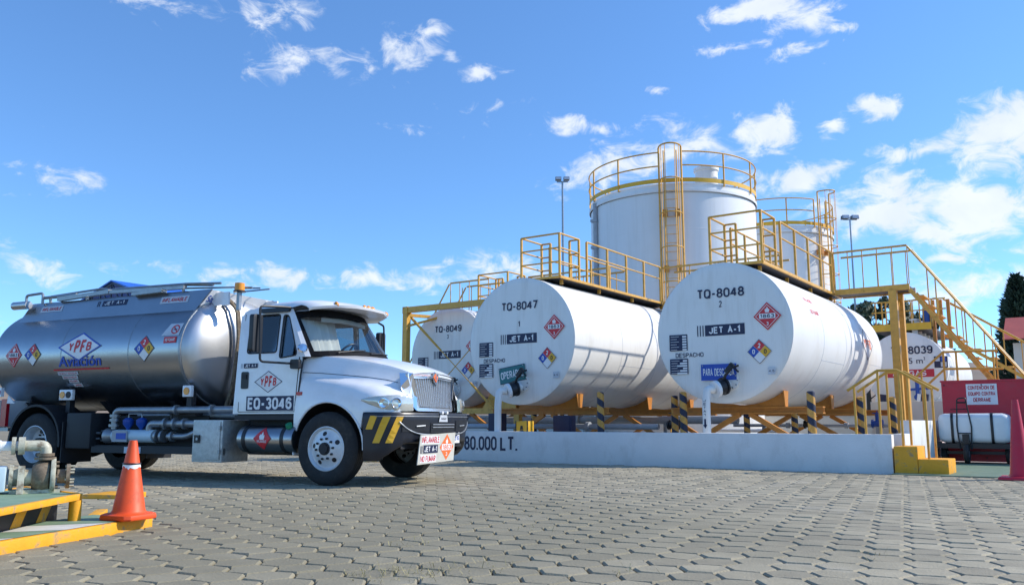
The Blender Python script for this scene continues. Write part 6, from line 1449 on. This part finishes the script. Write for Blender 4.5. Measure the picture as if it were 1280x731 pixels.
# headlamps
HP = [(.60, 1.166, 1.215, 1.195), (.72, 1.160, 1.245, 1.145), (.86, 1.128, 1.258, 1.10), (.98, 1.07, 1.262, 1.07), (1.07, .97, 1.265, 1.05), (1.13, .84, 1.255, 1.05), (1.165, .70, 1.24, 1.055)]
for s_ in (-1, 1):
    b = LM(HLENS); secs = []
    for (u, v, zt, zb) in HP:
        n_ = Vector((u - .3, s_ * (v - .3))).normalized()
        secs.append([(u + n_.x * o, s_ * v + n_.y * o, lerp(zb, zt, t)) for t, o in ((-.05, -.03), (0, .004), (.3, .018), (.7, .014), (1, .0), (1.05, -.03))])
    b.loft(secs, cap=True); hl = b.build('headlamp', TR, smooth=True, auto=50)
    for (u, v) in ((.93, 1.10), (1.06, .98)):
        b = LM(CHROME); n_ = Vector((u - .3, s_ * (v - .3), 0)).normalized(); b.lathe([(.078, .0), (.07, .004), (.055, -.012), (.0, -.02)], Vector((u, s_ * v, 1.16)) + n_ * .026, n_, 18); b.build('reflector_bowl', hl, smooth=True)
    b = LM(TRUCKW); b.add([(1.10, s_ * .93, 1.06), (1.165, s_ * .68, 1.065), (1.10, s_ * .64, 1.40), (1.10, s_ * .83, 1.22), (1.10, s_ * .69, 1.31)], [(0, 1, 2, 4, 3)]); b.build('nose_corner', TR)
# bumper
BPATH = [(.66, 1.205), (.80, 1.20), (.95, 1.175), (1.07, 1.10), (1.16, .97), (1.22, .78), (1.26, .5), (1.275, .25), (1.28, 0)]
BPATH = BPATH + [(u, -v) for u, v in BPATH[-2::-1]]
BL = [0]
for p, q in zip(BPATH, BPATH[1:]): BL.append(BL[-1] + hypot(q[0] - p[0], q[1] - p[1]))
def bp(s, z, o):      # s = distance along the bumper from the near side rear end
    s = max(0, min(BL[-1], s))
    for i in range(len(BL) - 1):
        if s <= BL[i + 1] + 1e-9:
            t = (s - BL[i]) / (BL[i + 1] - BL[i]); u = lerp(BPATH[i][0], BPATH[i + 1][0], t); v = lerp(BPATH[i][1], BPATH[i + 1][1], t)
            d = Vector((BPATH[i + 1][0] - BPATH[i][0], BPATH[i + 1][1] - BPATH[i][1])).normalized(); n_ = Vector((-d.y, d.x))
            k = max(0, z - .70) / .33
            return (u + n_.x * (o - .02 * (1 - k)), -(v + n_.y * (o - .02 * (1 - k))), z)
SM = BL[-1] / 2
def zlow(s): d = abs(s - SM); return .60 if d < .9 else lerp(.60, .36, min(1, (d - .9) / .45))
b = LM(BUMP); secs = []
for k in range(49):
    s = BL[-1] * k / 48; zl = zlow(s)
    secs.append([bp(s, 1.03, -.10), bp(s, 1.03, -.01), bp(s, 1.01, .004), bp(s, .94, .01), bp(s, .80, .008), bp(s, lerp(zl, .8, .4), .0), bp(s, zl + .02, -.01), bp(s, zl, -.03), bp(s, zl, -.12)])
b.loft(secs, cap=True); b.build('bumper', TR, smooth=True, auto=50)
sd_ = lambda a, c, o: bp(a, c, o + .012)
def strips(b, s0, s1, z0, z1, o, n=14):
    for k in range(n):
        a0 = lerp(s0, s1, k / n); a1_ = lerp(s0, s1, (k + 1) / n); b.add([sd_(a0, z0, o), sd_(a1_, z0, o), sd_(a1_, z1, o), sd_(a0, z1, o)], [(0, 1, 2, 3)])
b = LM(STEEL); b.tube([sd_(lerp(SM - 1.03, SM + 1.03, k / 40), .90 - .185 * (1 - abs(2 * k / 40 - 1) ** 5), .006) for k in range(41)], .011, 6); b.tube([sd_(lerp(.2, BL[-1] - .2, k / 48), .975, .002) for k in range(49)], .006, 5); b.build('bumper_trim', TR, smooth=True)
b = LM(BLACK); strips(b, SM - .98, SM - .40, .76, .925, .004); strips(b, SM - .36, SM + .36, .74, .89, .004); strips(b, SM + .40, SM + .98, .76, .925, .004); b.build('bumper_intake', TR)
b = LM(STEEL)
for z in (.82, .86): b.tube([sd_(SM - .32 + .64 * k / 12, z, .010) for k in range(13)], .009, 5)
for s_ in (-.62, .62): b.tube([sd_(SM + s_ - .1, .835, .012), sd_(SM + s_ + .1, .845, .012)], .012, 6)
b.build('intake_bar', TR)
b = LM(GREYP); b.add([sd_(SM - .16, .90, .012), sd_(SM + .10, .90, .012), sd_(SM + .07, 1.0, .012), sd_(SM - .13, 1.0, .012)], [(0, 1, 2, 3)]); b.use(NAVY).text('MAXX', SM - .10, SM + .05, .93, .965, sd_, .016, .0); b.build('bumper_plate', TR)
for s_ in (-.09, .05):
    b = LM(WHITEP); c = Vector(sd_(SM + s_, 1.035, .01)); b.cyl(c - Vector((.03, 0, 0)), c + Vector((.02, 0, 0)), .022, n=12); b.build('bumper_stud', TR, smooth=True)
for k in range(3):
    s0 = .07 + k * .19; b = LM(YELP)
    n_ = 6
    for q in range(n_):
        z0, z1 = lerp(.985, .61, q / n_), lerp(.985, .61, (q + 1) / n_); zz = .77 if k == 0 else .60
        if z1 < zz - .01: continue
        o0, o1 = -.16 * q / n_, -.16 * (q + 1) / n_
        b.add([sd_(s0 + .06 + o0, z0, .004), sd_(s0 + .165 + o0, z0, .004), sd_(s0 + .165 + o1, z1, .004), sd_(s0 + .06 + o1, z1, .004)], [(0, 1, 2, 3)])
    b.build('reflective_stripe', TR)
b = LM(DARK); b.box(.7, 1.1, -.9, .9, .52, .62); b.build('front_valance', TR)
# hanging placard board and number plate
bm_ = lambda a, c, o: (1.295 - (.74 - c) * .05 + o, a, c)     # a = local y
X0, X1 = -.73, .33
b = LM(mat('board_cream_paint', (.55, .53, .46), .5, var=.1)); b.prism([(X0, .30), (X1, .325), (X1 + .02, .74), (X0 + .05, .715)], bm_, -.012, 0); bd = b.build('placard_board', TR)
b = LM(WHITEP); b.poly(rect(X0 + .08, X0 + .60, .585, .70), bm_, .002); b.use(RED).text('INFLAMABLE', X0 + .09, X0 + .59, .60, .69, bm_, .004, .0); b.build('red_lettering', bd)
b = LM(WHITEP); b.poly(rect(X0 + .06, X0 + .52, .325, .435), bm_, .002); b.use(RED).text('NO FUMAR', X0 + .07, X0 + .50, .335, .42, bm_, .004, .0); b.build('red_lettering', bd)
b = LM(NAVY)
for k in range(2): b.poly(rect(X0 + .06 + k * .035, X0 + .08 + k * .035, .455, .56), bm_, .002)
b.poly(rect(X0 + .14, X0 + .56, .455, .57), bm_, .002); b.use(WHITEP).text('JET A-1', X0 + .17, X0 + .53, .475, .55, bm_, .004, .01); b.build('product_sign', bd)
b = LM(ORANGER); cx_, cz_ = X0 + .82, .53; b.poly(diamond(cx_, cz_, .21, .19), bm_, .002); b.use(WHITEP).poly(rect(cx_ - .15, cx_ + .15, cz_ - .045, cz_ + .045), bm_, .004); b.use(ORANGER).text('1863', cx_ - .13, cx_ + .13, cz_ - .035, cz_ + .035, bm_, .006, .01); b.use(WHITEP).poly(flame(cx_, cz_ + .095, .085), bm_, .004); b.text('3', cx_ - .025, cx_ + .025, cz_ - .13, cz_ - .075, bm_, .004, .01); b.build('hazard_placard', bd)
b = LM(WHITEP); b.prism(rect(.36, .58, .58, .74), lambda a, c, o: (1.24 + o, a, c), -.01, 0); b.use(BLUEP).text('2521 XS', .38, .56, .62, .69, lambda a, c, o: (1.24 + o, a, c), .003, .0); b.build('number_plate', TR)

# dry weeds rooted in the paver joints at the front of the yard
r = random.Random(21); b = MB(mat('dry_weed', (0.36, 0.31, 0.14), 0.9, var=0.3, scale=30, island=0.3))
for (cx_, cy_, n_, sp) in ((-3.56, 3.92, 90, .16), (-3.40, 4.10, 60, .13), (-3.72, 3.80, 50, .12), (-3.30, 4.42, 26, .10), (-4.35, 4.9, 22, .09), (-2.5, 4.75, 16, .08), (-5.6, 5.1, 18, .08), (-1.4, 6.3, 14, .08), (-4.0, 6.2, 14, .09)):
    for k in range(n_):
        x = cx_ + r.gauss(0, sp); y = cy_ + r.gauss(0, sp); a = r.random() * 2 * pi; l = r.uniform(.03, .085); w = r.uniform(.0012, .0026); h = l * r.uniform(.12, .75)
        d = Vector((cos(a), sin(a), 0)); q = Vector((-d.y, d.x, 0)); o_ = Vector((x, y, -.008)); m_ = o_ + d * l * .5 + Vector((0, 0, h)); e_ = o_ + d * l + Vector((0, 0, h * r.uniform(.4, 1.0)))
        b.add([o_ - q * w, o_ + q * w, m_ + q * w * .8, m_ - q * w * .8, e_], [(0, 1, 2, 3), (3, 2, 4)])
tag(b.build('dry_weeds', recalc=False), 'thin dry weeds growing in the joints of the front pavers', 'weeds', kind='stuff')
